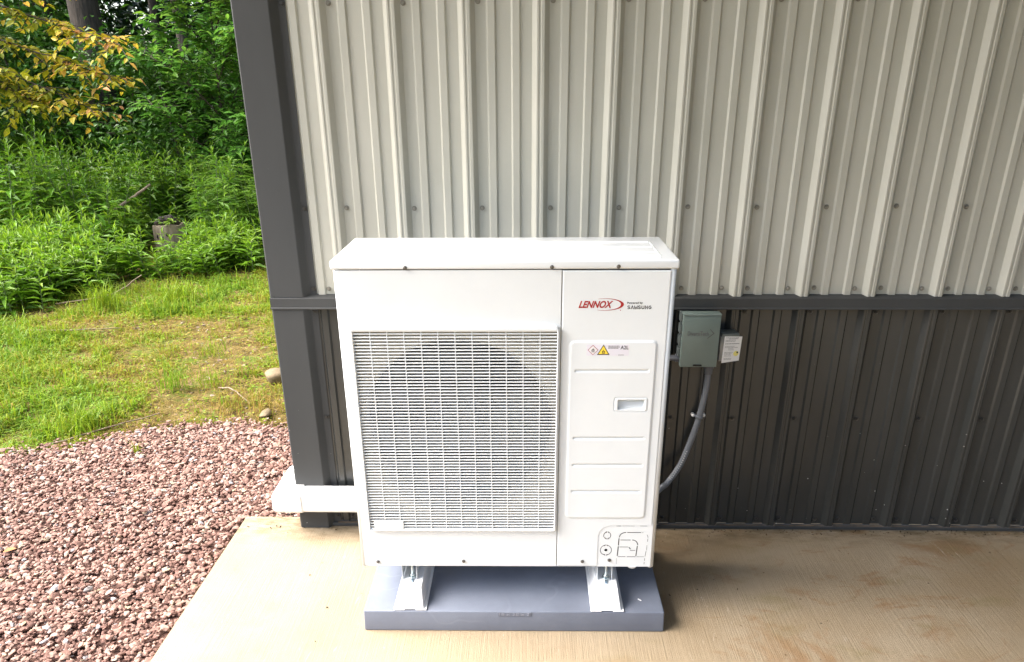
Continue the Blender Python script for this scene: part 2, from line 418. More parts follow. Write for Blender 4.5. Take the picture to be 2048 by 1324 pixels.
M['golden'] = ramp_mat('goldenrod_leaves', [(0, (.065, .17, .012)), (.5, (.105, .235, .015)), (1, (.19, .30, .02))], .45, .4, .15, 20)
M['fern'] = ramp_mat('feathery_leaves', [(0, (.07, .18, .015)), (.5, (.10, .225, .018)), (1, (.18, .28, .025))], .5, .42, .15, 20)
M['sap'] = ramp_mat('sapling_leaves', [(0, (.065, .185, .022)), (.5, (.10, .25, .03)), (1, (.18, .31, .035))], .4, .42, .12, 30)
M['beech'] = ramp_mat('yellowing_leaves', [(0, (.18, .22, .014)), (.45, (.36, .33, .018)), (.72, (.52, .38, .03)), (.9, (.56, .31, .06)), (1, (.55, .26, .10))], .45, .42, .15, 30)
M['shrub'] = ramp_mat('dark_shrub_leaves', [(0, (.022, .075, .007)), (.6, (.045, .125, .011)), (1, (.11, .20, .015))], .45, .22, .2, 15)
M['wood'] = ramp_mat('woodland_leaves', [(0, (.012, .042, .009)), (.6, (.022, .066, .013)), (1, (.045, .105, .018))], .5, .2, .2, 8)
M['stem'] = mat('green_stem', (.07, .11, .03), .6, var=.3, vscale=10)
M['dryleaf'] = mat('orange_dry_leaf', (.36, .14, .03), .7, var=.3, vscale=60)
M['scrap'] = mat('white_plastic_scrap', (.8, .8, .8), .5)
M['roof'] = mat('porch_ceiling_metal', (.34, .345, .34), .6)
M['rubber'] = mat('white_drain_plug', (.7, .7, .7), .5)

# ------------------------------------------------------------------ the ground
def axis(lo, d0, d1, hi, step, n=14):
    a = d0 - np.geomspace(step, d0 - lo, n)[::-1]; c = d1 + np.geomspace(step, hi - d1, n)
    return np.concatenate([a, np.arange(d0, d1 + step / 2, step), c])
gx = axis(-260, -10, 1.0, 260, .11); gy = axis(-260, -3, 12, 400, .11)
def gz(x, y):
    x = np.asarray(x, float); y = np.asarray(y, float)
    far = ss(.9, 1.6, y)
    z = -.062 + .05 * far + (.018 * vnoise(x, y, 1.7, 3) + .012 * vnoise(x, y, 5.1, 4)) * (.3 + .7 * far)
    z = z + .012 * np.clip(y - 2.0, 0, 8)
    return np.where((x > -.7) & (y < .3), -.09, z)
X, Y = np.meshgrid(gx, gy); Z = gz(X, Y)
nx, ny = len(gx), len(gy)
idx = np.arange(nx * ny).reshape(ny, nx)
F = np.stack([idx[:-1, :-1], idx[:-1, 1:], idx[1:, 1:], idx[1:, :-1]], -1).reshape(-1, 4)
o = link('ground', np_mesh('ground', np.stack([X, Y, Z], -1).reshape(-1, 3), [F], smooth=True), M['soil']); tag(o, kind='structure')

slab = MB().box(-.6392, 7.0, -6.0, .06, -.16, 0).build('concrete_slab', M['concrete'], bevel=.006, seg=2); tag(slab, kind='structure')

# gravel bed: a shallow sheet with a ragged far edge, then the stones
GE = [(-4.5, -.35), (-3.3, .15), (-2.6, .45), (-2.09, .69), (-1.75, .76), (-1.5, .98), (-1.2, 1.10), (-.8, 1.05), (-.3, 1.0), (.3, .95)]
gex = np.array([p[0] for p in GE]); gey = np.array([p[1] for p in GE])
def gedge(x): return np.interp(x, gex, gey)
bx = np.arange(-4.5, -.38, .06)
top = gedge(bx) + .05 * vnoise(bx, bx * 0, 4, 9)
V = []; Fq = []
rows = 26
for j in range(rows):
    t = j / (rows - 1); yy = -3.2 + (top + 3.2) * t
    V.append(np.stack([bx, yy, -.048 + .006 * vnoise(bx, yy, 3, 5)], -1))
V = np.concatenate(V); nb = len(bx)
ii = np.arange(rows * nb).reshape(rows, nb)
Fq = np.stack([ii[:-1, :-1], ii[:-1, 1:], ii[1:, 1:], ii[1:, :-1]], -1).reshape(-1, 4)
V[:, 2] = np.where((V[:, 0] > -.66) & (V[:, 1] < .09), -.085, V[:, 2])
o = link('gravel_bed', np_mesh('gravel_bed', V, [Fq], smooth=True), M['gravelbed']); tag(o, kind='structure')

def rock_variants(n, sub, seed):
    r = np.random.default_rng(seed); out = []
    bm = bmesh.new(); bmesh.ops.create_icosphere(bm, subdivisions=sub, radius=1.0)
    bm.verts.ensure_lookup_table()
    U = np.array([v.co[:] for v in bm.verts]); U = unit(U)
    T = np.array([[v.index for v in f.verts] for f in bm.faces]); bm.free()
    for i in range(n):
        pl = unit(r.normal(size=(8, 3))); d = r.uniform(.42, 1.0, 8)
        k = U @ pl.T
        rad = np.min(np.where(k > .05, d[None] / np.maximum(k, .05), 9), 1)
        rad = np.minimum(rad, 1.25)
        if sub == 1: rad = r.uniform(.62, 1.12, len(U))
        P = U * rad[:, None] * np.array([1.0, r.uniform(.6, .95), r.uniform(.32, .56)])
        out.append(P)
    return out, T

def rot_mats(n, tilt, r):
    a = r.uniform(0, 2 * PI, n); b = r.normal(0, tilt, n); c = r.normal(0, tilt, n)
    ca, sa = np.cos(a), np.sin(a); cb, sb = np.cos(b), np.sin(b); cc, sc = np.cos(c), np.sin(c)
    Rz = np.zeros((n, 3, 3)); Rz[:, 0, 0] = ca; Rz[:, 0, 1] = -sa; Rz[:, 1, 0] = sa; Rz[:, 1, 1] = ca; Rz[:, 2, 2] = 1
    Rx = np.zeros((n, 3, 3)); Rx[:, 0, 0] = 1; Rx[:, 1, 1] = cb; Rx[:, 1, 2] = -sb; Rx[:, 2, 1] = sb; Rx[:, 2, 2] = cb
    Ry = np.zeros((n, 3, 3)); Ry[:, 1, 1] = 1; Ry[:, 0, 0] = cc; Ry[:, 0, 2] = sc; Ry[:, 2, 0] = -sc; Ry[:, 2, 2] = cc
    return Rx @ Ry @ Rz

def scatter_rocks(name, pts, size, m, seed, sub=2, tilt=.35):
    r = np.random.default_rng(seed); var, T = rock_variants(14, sub, seed)
    n = len(pts); vi = r.integers(0, 14, n); Rm = rot_mats(n, tilt, r)
    Pv = np.stack(var)[vi] * size[:, None, None]
    Pw = np.einsum('nij,nkj->nki', Rm, Pv) + pts[:, None, :]
    k = Pw.shape[1]
    Ft = (np.arange(n)[:, None, None] * k + T[None]).reshape(-1, 3)
    return link(name, np_mesh(name, Pw.reshape(-1, 3), [Ft], np.repeat(r.random(n), k)), m)

def gravel_points(n, x0, x1, y0, y1, seed):
    r = np.random.default_rng(seed)
    x = r.uniform(x0, x1, n); y = r.uniform(y0, y1, n)
    e = gedge(x) + r.normal(0, .05, n) + .05 * vnoise(x, x * 0, 4, 9)
    ok = (y < e) & ~((x > -.665) & (y < .085)) & ~((x > -.40) & (y > -.02))
    return x[ok], y[ok], r
x, y, r = gravel_points(40000, -2.55, -.36, -1.0, 1.25, 21)
size = r.lognormal(math.log(.0090), .36, len(x)).clip(.0045, .020)
z = -.044 + r.uniform(0, .018, len(x)) + .010 * vnoise(x, y, 3, 8)
# keep stones off the slab
hf = rng.random(len(x)) < .90
o = scatter_rocks('gravel', np.stack([x, y, z], -1)[hf], size[hf] * 1.12, M['gravel'], 22, 1, .28); tag(o, kind='stuff')
o = scatter_rocks('gravel', np.stack([x, y, z], -1)[~hf], size[~hf], M['gravel'], 25, 2, .28)
tag(o, kind='stuff')
x, y, r = gravel_points(15000, -4.4, -.62, -3.1, .5, 23)
ok = (x < -2.5) | (y < -.95); x, y = x[ok], y[ok]
size = r.lognormal(math.log(.0125), .3, len(x)).clip(.007, .03)
o = scatter_rocks('gravel', np.stack([x, y, -.042 + r.uniform(0, .015, len(x))], -1), size, M['gravel'], 24, 1)
tag(o, kind='stuff')

# ------------------------------------------------------------------ the metal building
bld = empty('metal_building', (1.5, 0, 0)); tag(bld, 'metal-sided building, beige ribbed siding over a charcoal wainscot, behind the white outdoor unit', 'building')
bld.location = (0, 0, 0)
RC = [-.131 + .2286 * k for k in range(-1, 22)]
MAJ = [(-.0265, 0), (-.0135, -.0180), (-.0115, -.0198), (-.0062, -.0200), (-.0042, -.0180), (.0010, -.0180), (.0030, -.0200), (.0115, -.0198), (.0135, -.0180), (.0265, 0)]
MIN_ = [(-.0160, 0), (-.0102, -.0062), (.0102, -.0062), (.0160, 0)]
def profile(x0, x1):
    pts = []
    for c in RC:
        pts += [(c + a, b) for a, b in MAJ]
        for s in (1, 2): pts += [(c + .0762 * s + a, b) for a, b in MIN_]
    pts.sort(key=lambda p: p[0])
    out = [p for p in pts if x0 < p[0] < x1]
    def at(xx):
        for a, b in zip(pts, pts[1:]):
            if a[0] <= xx <= b[0]:
                return a[1] + (b[1] - a[1]) * (xx - a[0]) / (b[0] - a[0])
        return 0
    return [(x0, at(x0))] + out + [(x1, at(x1))]
cuts = [-.262, RC[3] + .0165, RC[7] + .0165, RC[11] + .0165, RC[15] + .0165, RC[19] + .0165]
def screw_mesh(name, m):
    b = MB()
    hexp = [(.0052 * math.cos(PI / 3 * k), .0052 * math.sin(PI / 3 * k)) for k in range(6)]
    was = [(.0082 * math.cos(PI / 6 * k), .0082 * math.sin(PI / 6 * k)) for k in range(12)]
    b.prism(was, -.0026, 0, 'y'); b.prism(hexp, -.0085, -.0024, 'y')
    me = b.mesh(name, bevel=.0006, seg=1); me.materials.append(m); return me
SB = screw_mesh('siding_screw_beige', M['screw_b']); SD = screw_mesh('siding_screw_dark', M['screw_d'])
def screw(me, x, y, z, parent, rz=None):
    o = bpy.data.objects.new('screw', me); COL.objects.link(o); o.parent = parent
    o.location = (x, y, z); o.rotation_euler = (0, random.uniform(0, 1), 0); return o
for i in range(5):
    a, b = cuts[i], cuts[i + 1]
    lap = .018 if i < 4 else 0
    for lo, hi, m, nm in ((.942, 3.32, 'beige', 'siding_panel'), (.0225, .905, 'char', 'wainscot_panel')):
        prof = [(px, py - .0009 * (i % 2)) for px, py in profile(a - (.004 if i else 0), b)]
        p = MB().sheet(prof, lo, hi, 'z').build(nm, M[m], bld, angle=3)
        p.modifiers.new('thickness', 'SOLIDIFY').thickness = .0006
        for c in RC:
            rows = ((1.853, (.037,)), (1.242, (.037,)), (.967, (.037, -.052))) if nm == 'siding_panel' else ((.885, (.037,)), (.4755, (.037,)), (.0458, (.037, -.052)))
            for zz, offs in rows:
                for of in offs:
                    xx = c + of
                    if a + .002 < xx <= b + .002 and xx > -.2:
                        screw(SB if nm == 'siding_panel' else SD, xx, -.0008 - .0009 * (i % 2), zz + random.uniform(-.002, .002), p)
# side wall going back from the corner
sp = [(-.381 + (-.0185 if k % 3 == 0 else -.0045) * 0, 0) for k in range(1)]
side = []
yy = .0
for k in range(28):
    c = .14 + .2286 * k
    side += [(-.372 + b_, c + a_) for a_, b_ in MAJ] + [(-.372 + b_, c + .0762 * s + a_) for s in (1, 2) for a_, b_ in MIN_]
MB().sheet([(-.372, .03)] + side + [(-.372, 6.6)], .942, 3.32, 'z').build('siding_panel', M['beige'], bld, angle=3)
MB().sheet([(-.372, .03)] + side + [(-.372, 6.6)], .0, .905, 'z').build('wainscot_panel', M['char'], bld, angle=3)
# corner trim: face, slanted return, flange; bent round onto the side wall
def corner(lo, hi, x_off, name):
    pr = [(-.352, .16), (-.372, .150), (-.386, .125), (-.386, -.024), (-.382, -.028), (-.273 + x_off, -.028), (-.270 + x_off, -.0265), (-.2510 + x_off, -.0045), (-.2485 + x_off, -.0030), (-.2265 + x_off, -.0030)]
    o = MB().sheet(pr, lo, hi, 'z').build(name, M['trim'], bld, angle=3)
    s = o.modifiers.new('thickness', 'SOLIDIFY'); s.thickness = .0012; s.offset = 1
    return o
up = corner(.942, 3.29, 0, 'corner_trim'); low = corner(.004, .899, -.004, 'corner_trim')
for zz in (1.853, 1.242, .967): screw(SD, -.236, -.0042, zz, up)
for zz in (.885, .4755, .0458): screw(SD, -.240, -.0042, zz, low)
# transition trim between siding and wainscot: sloped ledge, face, bright drip lip
def transition(parent):
    pr = [(-.001, .9465), (-.030, .9395), (-.0318, .9375), (-.0318, .9065), (-.0345, .9050), (-.0358, .9020), (-.0345, .8990), (-.0300, .8985), (-.022, .8990), (-.022, .9040), (-.001, .9040)]
    return MB().prism(pr, -.3865, 4.6, 'x').build('transition_trim', M['trim'], parent, angle=3)
tt = transition(bld)
pr = [(-.3725, .9465), (-.3865, .9395), (-.3880, .9375), (-.3880, .9065), (-.3905, .9020), (-.387, .8985), (-.3725, .9040)]
MB().prism([(p[0], p[1]) for p in pr], -.0305, 6.5, 'y').build('transition_trim', M['trim'], bld, angle=3)
# base trim (rat guard) with a thin lip and a dusty ledge
M['ledge'] = mat('dusty_trim_ledge', (.14, .10, .06), .8, color2=(.05, .045, .04), vscale=14)
pr = [(-.0005, .021), (-.004, .0195), (-.0135, .0165), (-.0150, .0145), (-.0150, .004), (-.0005, .004)]
MB().prism(pr, -.262, 4.6, 'x').build('base_trim', M['trim'], bld, angle=3)
MB().prism([(-.005, .0198), (-.0130, .0171), (-.0130, .0168), (-.005, .0190)], -.24, 4.55, 'x').build('base_ledge', M['ledge'], bld)
# porch roof over the slab and its posts (both above and beside the view)
MB().box(-1.3, 7.2, -3.7, .05, 3.30, 3.36).build('porch_roof', M['roof'], bld)
for px in (-1.2, 3.2, 6.9): MB().box(px - .07, px + .07, -3.6, -3.46, 0, 3.30).build('porch_post', M['trim'], bld, bevel=.004)
MB().box(4.62, 4.7, -3.4, .02, 0, 3.30).build('light_blocking_wall', M['char'], bld)  # unseen wall added at the far right to cut light from that side

# ------------------------------------------------------------------ line cover
lc = empty('line_cover', (-.12, -.028, .1045)); tag(lc, 'white plastic line cover running along the wall foot and round the building corner', 'pipe cover')
def dshape(d, h, r=.022, off=0.0):
    """(y,z) outline of the cover: back at y=0 (towards the wall), rounded front"""
    p = [(0 + off, -off), (0 + off, h + off)]
    for k in range(7):
        a = PI / 2 - PI / 2 * k / 6
        p.append((-(d - r) - (r + off) * math.cos(a) if False else -(d - r + (r + off) * math.sin(PI / 2 * k / 6)), h - r + (r + off) * math.cos(PI / 2 * k / 6)))
    for k in range(7):
        p.append((-(d - r + (r + off) * math.cos(PI / 2 * k / 6)), r - (r + off) * math.sin(PI / 2 * k / 6)))
    return p
d0 = dshape(.066, .087, .020)
MB().prism(d0, -.235, .36, 'x').build('duct', M['duct'], lc, angle=30)
# elbow round the corner, a little larger than the duct
prof = dshape(.069, .089, .022, .0025)
path = []
cx_, cy_ = -.352 + .12, .045            # centre of the turn in local coordinates
eb = MB(); n = len(prof)
frames = [((-.231, 0), (0, -1))] + [((-.262, 0), (0, -1))]
for k in range(9):
    a = PI / 2 * k / 8
    frames.append(((-.262 - .012 * math.sin(a), .012 - .012 * math.cos(a)), (-min(1, 1.75 * math.sin(a)), -min(1, 1.75 * math.cos(a)))))
frames += [((-.274, .09), (-1, 0)), ((-.274, .16), (-1, 0))]
for (ox, oy), (dx, dy) in frames:
    for (py_, pz_) in prof: eb.v.append((ox + dx * (-py_), oy + dy * (-py_), pz_))
for i in range(len(frames) - 1):
    for k in range(n):
        k2 = (k + 1) % n; eb.f.append((i * n + k, i * n + k2, (i + 1) * n + k2, (i + 1) * n + k))
eb.f.append(tuple(range(n))); eb.f.append(tuple((len(frames) - 1) * n + k for k in range(n)))
eb.build('corner_elbow', M['duct'], lc, angle=30)
MB().prism([(-.274, .0), (-.274, .087), (-.320, .087), (-.338, .070), (-.338, .018), (-.320, 0)], .158, 1.6, 'y').build('duct', M['duct'], lc, angle=30)

# ------------------------------------------------------------------ equipment pad
pad = empty('equipment_pad', (-.0059, -.6431, 0), .0091); tag(pad, 'blue-grey plastic equipment pad on the concrete under the white outdoor unit', 'pad')
pb = MB(); W_, D_, H_ = .965, .457, .076
b = len(pb.v)
for (z_, i_) in ((0, 0), (H_, .002)):
    pb.v += [(i_, i_, z_), (W_ - i_, i_, z_), (W_ - i_, D_ - i_, z_), (i_, D_ - i_, z_)]
pb.f += [(0, 1, 2, 3), (4, 5, 6, 7), (0, 1, 5, 4), (1, 2, 6, 5), (2, 3, 7, 6), (3, 0, 4, 7)]
pb.build('pad_body', M['pad'], pad, bevel=.0045, seg=3)
pl = MB().box(.4313, .5385, -.0010, .004, .060, .0745).build('size_plate', M['pad'], pad, bevel=.0006, seg=1)
M['padtext'] = mat('raised_pad_lettering', (.24, .25, .29), .5)
link('size_lettering', text_mesh('size_lettering', '18 x 38 x 3', .4365, .5335, .0625, .0725, -.0009, .0010), M['padtext'], pl)

# ------------------------------------------------------------------ mounting rails with their bolts
def make_rail():
    root = empty('mounting_rail')
    hw, tw, bw, top_ = .0525, .034, .0435, .062
    # body: trapezoid section, front end sloped
    v = []
    def sec(y, h, ww):
        return [(-bw, y, .004), (-ww, y, h), (ww, y, h), (bw, y, .004)]
    v = sec(0.0, .0065, bw - .001) + sec(.040, top_, tw) + sec(.43, top_, tw)
    m = MB(); m.v = v
    for i in range(2):
        a, c = i * 4, (i + 1) * 4
        m.f += [(a, a + 1, c + 1, c), (a + 1, a + 2, c + 2, c + 1), (a + 2, a + 3, c + 3, c + 2), (a + 3, a, c, c + 3)]
    m.f += [(0, 1, 2, 3), (8, 11, 10, 9)]
    m.build('rail_body', M['rail'], root, bevel=.0012, seg=2, bevel_angle=15)
    f = MB()
    f.box(-hw, -.018, -.001, .43, .0005, .0055); f.box(.018, hw, -.001, .43, .0005, .0055)
    f.box(-.0185, .0185, .005, .43, .001, .005)
    f.build('base_flange', M['rail'], root, bevel=.0008, seg=1)
    # bolt standing on the rail top
    bt = MB(); yb = .088
    bt.tube([(0, yb, top_ - .004), (0, yb, top_ + .052)], .0042, 12)
    for k in range(9): bt.tube([(0, yb, top_ + .016 + .004 * k), (0, yb, top_ + .018 + .004 * k)], .0047, 12)
    bo = bt.build('bolt', M['zinc'], root, angle=40)
    hx = [(.0092 * math.cos(PI / 3 * k), yb + .0092 * math.sin(PI / 3 * k)) for k in range(6)]
    MB().prism(hx, top_ + .0105, top_ + .0185, 'z').build('nut', M['zinc'], bo, bevel=.0007, seg=1)
    wz = [(.0125 * math.cos(PI / 10 * k), yb + .0125 * math.sin(PI / 10 * k)) for k in range(20)]
    MB().prism(wz, top_ + .0080, top_ + .0102, 'z').build('washer', M['zinc'], bo)
    st = MB(); st.box(-.004, .004, .061, .079, top_ - .001, top_ + .0035); st.box(-.0045, .0045, .063, .066, top_, top_ + .0045); st.box(-.0045, .0045, .071, .074, top_, top_ + .0045)
    st.build('slot_tab', M['zinc'], bo)
    return root
rail = make_rail(); rail.location = (.1457, -.637, .0765); rail.rotation_euler = (0, 0, .0091)
tag(rail, 'white plastic mounting rail on the pad below the fan grille', 'rail', 'white rails under the outdoor unit')
r2 = copy_tree(rail); r2.location = (.7755, -.634, .0765)
tag(r2, 'white plastic mounting rail on the pad below the service panel and pipe cover', 'rail', 'white rails under the outdoor unit')

# ------------------------------------------------------------------ the outdoor unit
UX, UY, UZ = -.0144, -.5678, .1941
hp = empty('heat_pump', (UX, UY, UZ), .0105)
tag(hp, 'white outdoor heat pump unit with one large fan grille and a red and black logo', 'heat pump')
UW, UD, UH = .94, .33, .991
# casing shell
arc = lambda cx, cy, r_, a0, a1, n_=6: [(cx + r_ * math.cos(a0 + (a1 - a0) * k / n_), cy + r_ * math.sin(a0 + (a1 - a0) * k / n_)) for k in range(n_ + 1)]
rr = .013
shell = [(.018, .0005)] + arc(rr, rr, rr, 1.5 * PI, PI) + arc(rr, UD - rr, rr, PI, PI / 2) + arc(UW - rr, UD - rr, rr, PI / 2, 0) + arc(UW - rr, rr, rr, 2 * PI, 1.5 * PI) + [(UW - .018, .0005)]
sh = MB().sheet(shell, .0, .966, 'z').build('casing', M['white'], hp, angle=40)
s = sh.modifiers.new('thickness', 'SOLIDIFY'); s.thickness = .0015
MB().box(.004, UW - .004, .004, UD - .004, .001, .006).build('base_pan', M['white'], hp)
MB().box(.6265, .6285, .003, UD - .01, .008, .960).build('divider', M['shroud'], hp)
MB().box(.012, .62, UD - .03, UD - .018, .01, .955).build('coil', M['coil'], hp)
# lid with raised ribs
ld = MB(); ld.box(-.005, UW + .005, -.005, UD + .004, .9655, UH)
lid = ld.build('top_lid', M['lid'], hp, bevel=.0065, seg=4)
def lid_rib(y, x0, x1, w=.007, h=.0030):
    b_ = MB(); n_ = 8
    prof_ = [(y + w * math.cos(PI - PI * k / n_), UH - .0006 + h * math.sin(PI * k / n_)) for k in range(n_ + 1)]
    b_.prism(prof_, x0, x1, 'x'); return b_
for k, y in enumerate((.022, .098, .174, .250)):
    b_ = lid_rib(y, .05 + (.0 if k else -.02), .895 + .0 * k)
    b_.build('lid_rib', M['lid'], lid, angle=60)
    if k:
        e = MB(); e.prism([(.897, y - .052), (.9025, y - .052), (.9025, y - .006), (.897, y - .006)], UH - .001, UH + .0016, 'z')
        e.build('lid_rib', M['lid'], lid, bevel=.0012, seg=2)
# front panel round the grille opening
fy = -.0022
fp = MB()
xs = [.0135, .043, .617, .6262]; zs = [.006, .148, .793, .9635]
for i in range(3):
    for j in range(3):
        if i == 1 and j == 1: continue
        b = len(fp.v)
        fp.v += [(xs[i], fy, zs[j]), (xs[i + 1], fy, zs[j]), (xs[i + 1], fy, zs[j + 1]), (xs[i], fy, zs[j + 1])]; fp.f.append((b, b + 1, b + 2, b + 3))
me = fp.mesh('front_panel')
bm = bmesh.new(); bm.from_mesh(me); bmesh.ops.remove_doubles(bm, verts=bm.verts, dist=1e-5)
bmesh.ops.recalc_face_normals(bm, faces=bm.faces); bm.to_mesh(me); bm.free()
me.shade_flat(); o = link('front_panel', me, M['white'], hp)
s = o.modifiers.new('thickness', 'SOLIDIFY'); s.thickness = .0021; s.offset = -1 if me.polygons[0].normal.y < 0 else 1
# service panel: pressed sheet with a raised field, grooves and a grip pocket
def rrsd(x, z, x0, x1, z0, z1, r):
    cx, cz = (x0 + x1) / 2, (z0 + z1) / 2; qx = np.abs(x - cx) - (x1 - x0) / 2 + r; qz = np.abs(z - cz) - (z1 - z0) / 2 + r
    return np.hypot(np.maximum(qx, 0), np.maximum(qz, 0)) + np.minimum(np.maximum(qx, qz), 0) - r
st_ = .0020
sx = np.arange(.6288, .9268, st_); sz = np.arange(.006, .9635, st_)
SX, SZ = np.meshgrid(sx, sz)
dep = -.0038 * (1 - ss(-.006, .002, rrsd(SX, SZ, .652, .900, .184, .763, .016)))
for zg in (.6735, .4612, .3715, .2808):
    dep = dep + .0042 * (1 - ss(-.0042, .0008, rrsd(SX, SZ, .6685, .8815, zg - .005, zg + .0045, .0035)))
hd = rrsd(SX, SZ, .7885, .8825, .5485, .5895, .006)
dep = dep - .0012 * (1 - ss(-.002, .001, hd)) + .0022 * np.exp(-((hd - .0012) / .0012) ** 2)
pk = rrsd(SX, SZ, .7975, .8745, .5535, .5830, .003)
dep = np.where(pk < 0, .003 + .019 * np.clip((SZ - .5535) / .026, 0, 1) ** .8, dep)
SYY = fy + dep
edge = np.minimum.reduce([SX - sx[0], sx[-1] - SX, SZ - sz[0], sz[-1] - SZ])
SYY = SYY + .0022 * (1 - ss(0, .0025, edge))
ii = np.arange(SX.size).reshape(SX.shape)
Fp = np.stack([ii[:-1, :-1], ii[:-1, 1:], ii[1:, 1:], ii[1:, :-1]], -1)
cxm = (SX[:-1, :-1] + SX[1:, 1:]) / 2; czm = (SZ[:-1, :-1] + SZ[1:, 1:]) / 2
inside = rrsd(cxm, czm, .7565, 1.2, -.3, .1575, .042) < 0
link('service_panel', np_mesh('service_panel', np.stack([SX, SYY, SZ], -1).reshape(-1, 3), [Fp[~inside]], smooth=True), M['white'], hp)
# pipe cover with knock-outs, slightly set back
pc = MB(); outl = [(.752, .004), (.9268, .004), (.9268, .1560)] + [(.757 + .042 - .042 * math.sin(a), .1575 - .042 + .042 * math.cos(a)) for a in np.linspace(0, PI / 2, 8)] + [(.752, .1155)]
MB().prism([(.7545, .004), (.9275, .004), (.9275, .162), (.7545, .162)], -.0008, .0002, 'y').build('pipe_cover', M['white'], hp)
pcov = hp.children[-1]
def strip(b_, pts, w=.0016, y=-.0012):
    pts = [Vector((p[0], 0, p[1])) for p in pts]
    for a, c in zip(pts, pts[1:]):
        t = (c - a).normalized() * .0004; nrm = Vector((-t.z, 0, t.x)).normalized() * w / 2
        q = [a - t - nrm, c + t - nrm, c + t + nrm, a - t + nrm]
        b_.poly([(p.x, y, p.z) for p in q])
kx = lambda c: .7281 + c * .0001363
kz = lambda c: .1837 - c * .0001524
def kp(*pts): return [(kx(a), kz(b_)) for a, b_ in pts]
ko = MB()
def karc(cx, cy, rx, ry, a0, a1, n_=10): return kp(*[(cx + rx * math.cos(math.radians(a0 + (a1 - a0) * k / n_)), cy + ry * math.sin(math.radians(a0 + (a1 - a0) * k / n_))) for k in range(n_ + 1)])
for a0, a1 in ((-78, 78), (102, 258)):
    strip(ko, karc(423, 412, 82, 82, a0, a1), .0017); strip(ko, karc(408, 770, 130, 122, a0, a1), .0017)
for cx_, cy_, s_ in ((423, 412, 82), (408, 770, 122)):
    for sx_ in (-1, 1):
        for sy_ in (-1, 1): strip(ko, kp((cx_ + sx_ * 14, cy_ + sy_ * (s_ + 6)), (cx_ + sx_ * 40, cy_ + sy_ * (s_ - 18))), .0026)
strip(ko, karc(850, 455, 145, 115, 180, 270), .0024)
strip(ko, kp((885, 340), (1200, 340)), .0022); strip(ko, kp((1225, 342), (1250, 342)), .0012)
strip(ko, karc(1255, 465, 110, 110, -40, 0, 4), .0012)
strip(ko, kp((1365, 490), (1362, 560)), .0012); strip(ko, kp((1356, 650), (1352, 770)), .001); strip(ko, kp((1345, 790), (1330, 920)), .0013)
strip(ko, kp((700, 485), (693, 650)), .0028); strip(ko, kp((692, 680), (680, 912)), .0028)
strip(ko, kp((735, 522), (968, 522)), .0019); strip(ko, karc(1010, 650, 130, 128, -90, -5), .0026)
strip(ko, kp((1132, 668), (1114, 912)), .0026)
strip(ko, kp((722, 692), (920, 692)), .0017); strip(ko, kp((940, 700), (980, 745)), .0026); strip(ko, kp((975, 776), (1088, 776)), .0017)
strip(ko, kp((700, 932), (872, 932)), .0018); strip(ko, kp((905, 932), (1104, 932)), .002); strip(ko, kp((1135, 932), (1305, 932)), .0012)
strip(ko, kp((668, 965), (668, 1115)), .0007); strip(ko, kp((1325, 970), (1322, 1030)), .0013); strip(ko, kp((1320, 1065), (1318, 1115)), .0013)
strip(ko, kp((620, 186), (725, 186)), .0012); strip(ko, kp((770, 187), (1040, 187)), .0006); strip(ko, kp((1170, 186), (1330, 186)), .0009)
ko.poly([(kx(408 + 36 * math.cos(2 * PI * k / 20)), -.0012, kz(770 + 30 * math.sin(2 * PI * k / 20))) for k in range(20)])
ko.build('knockout_slots', M['gap'], pcov, fix=False)
MB().tube([(.872, .016, .004), (.872, .016, -.006)], [.020, .014], 20).build('drain_plug', M['rubber'], hp)
# foot brackets that carry the unit on the rails
for cx_ in (.1505, .785):
    fb = MB()
    for sgn in (-1, 1):
        x0 = cx_ + sgn * .0235 - .0008; fb.v += [(x0, -.004 + .02, .0), (x0, -.012 + .02, -.054), (x0, .16, -.054), (x0, .16, .0)]
        x1 = x0 + .0016; fb.v += [(x1, -.004 + .02, .0), (x1, -.012 + .02, -.054), (x1, .16, -.054), (x1, .16, .0)]
        b = len(fb.v) - 8
        fb.f += [(b, b + 1, b + 2, b + 3), (b + 4, b + 7, b + 6, b + 5), (b, b + 4, b + 5, b + 1), (b + 1, b + 5, b + 6, b + 2), (b + 2, b + 6, b + 7, b + 3), (b + 3, b + 7, b + 4, b)]
    fb.box(cx_ - .0225, cx_ + .0225, .11, .15, -.056, 0)
    fb.build('foot_bracket', M['white'], hp)
# grille
gr = empty('grille'); gr.parent = hp; gr.location = (0, 0, 0)
def rrloop(x0, x1, z0, z1, r, n_=5):
    p = []
    for cx, cz, a0 in ((x1 - r, z1 - r, 0), (x0 + r, z1 - r, PI / 2), (x0 + r, z0 + r, PI), (x1 - r, z0 + r, 1.5 * PI)):
        for k in range(n_ + 1): p.append((cx + r * math.cos(a0 + PI / 2 * k / n_), cz + r * math.sin(a0 + PI / 2 * k / n_)))
    return p
loops = [(rrloop(.033, .6225, .1425, .808, .012), -.0022), (rrloop(.033, .6225, .1425, .808, .012), -.0135), (rrloop(.0355, .620, .1450, .8055, .010), -.0165),
         (rrloop(.0415, .6185, .1465, .7950, .004), -.0165), (rrloop(.043, .617, .148, .793, .003), -.0145), (rrloop(.043, .617, .148, .793, .003), .004)]
gf = MB(); nl = len(loops[0][0])
for lp, y in loops: gf.v += [(p[0], y, p[1]) for p in lp]
for i in range(len(loops) - 1):
    for k in range(nl):
        k2 = (k + 1) % nl; gf.f.append((i * nl + k, i * nl + k2, (i + 1) * nl + k2, (i + 1) * nl + k))
gf.build('grille_frame', M['grille'], gr, angle=50)
NS = 67
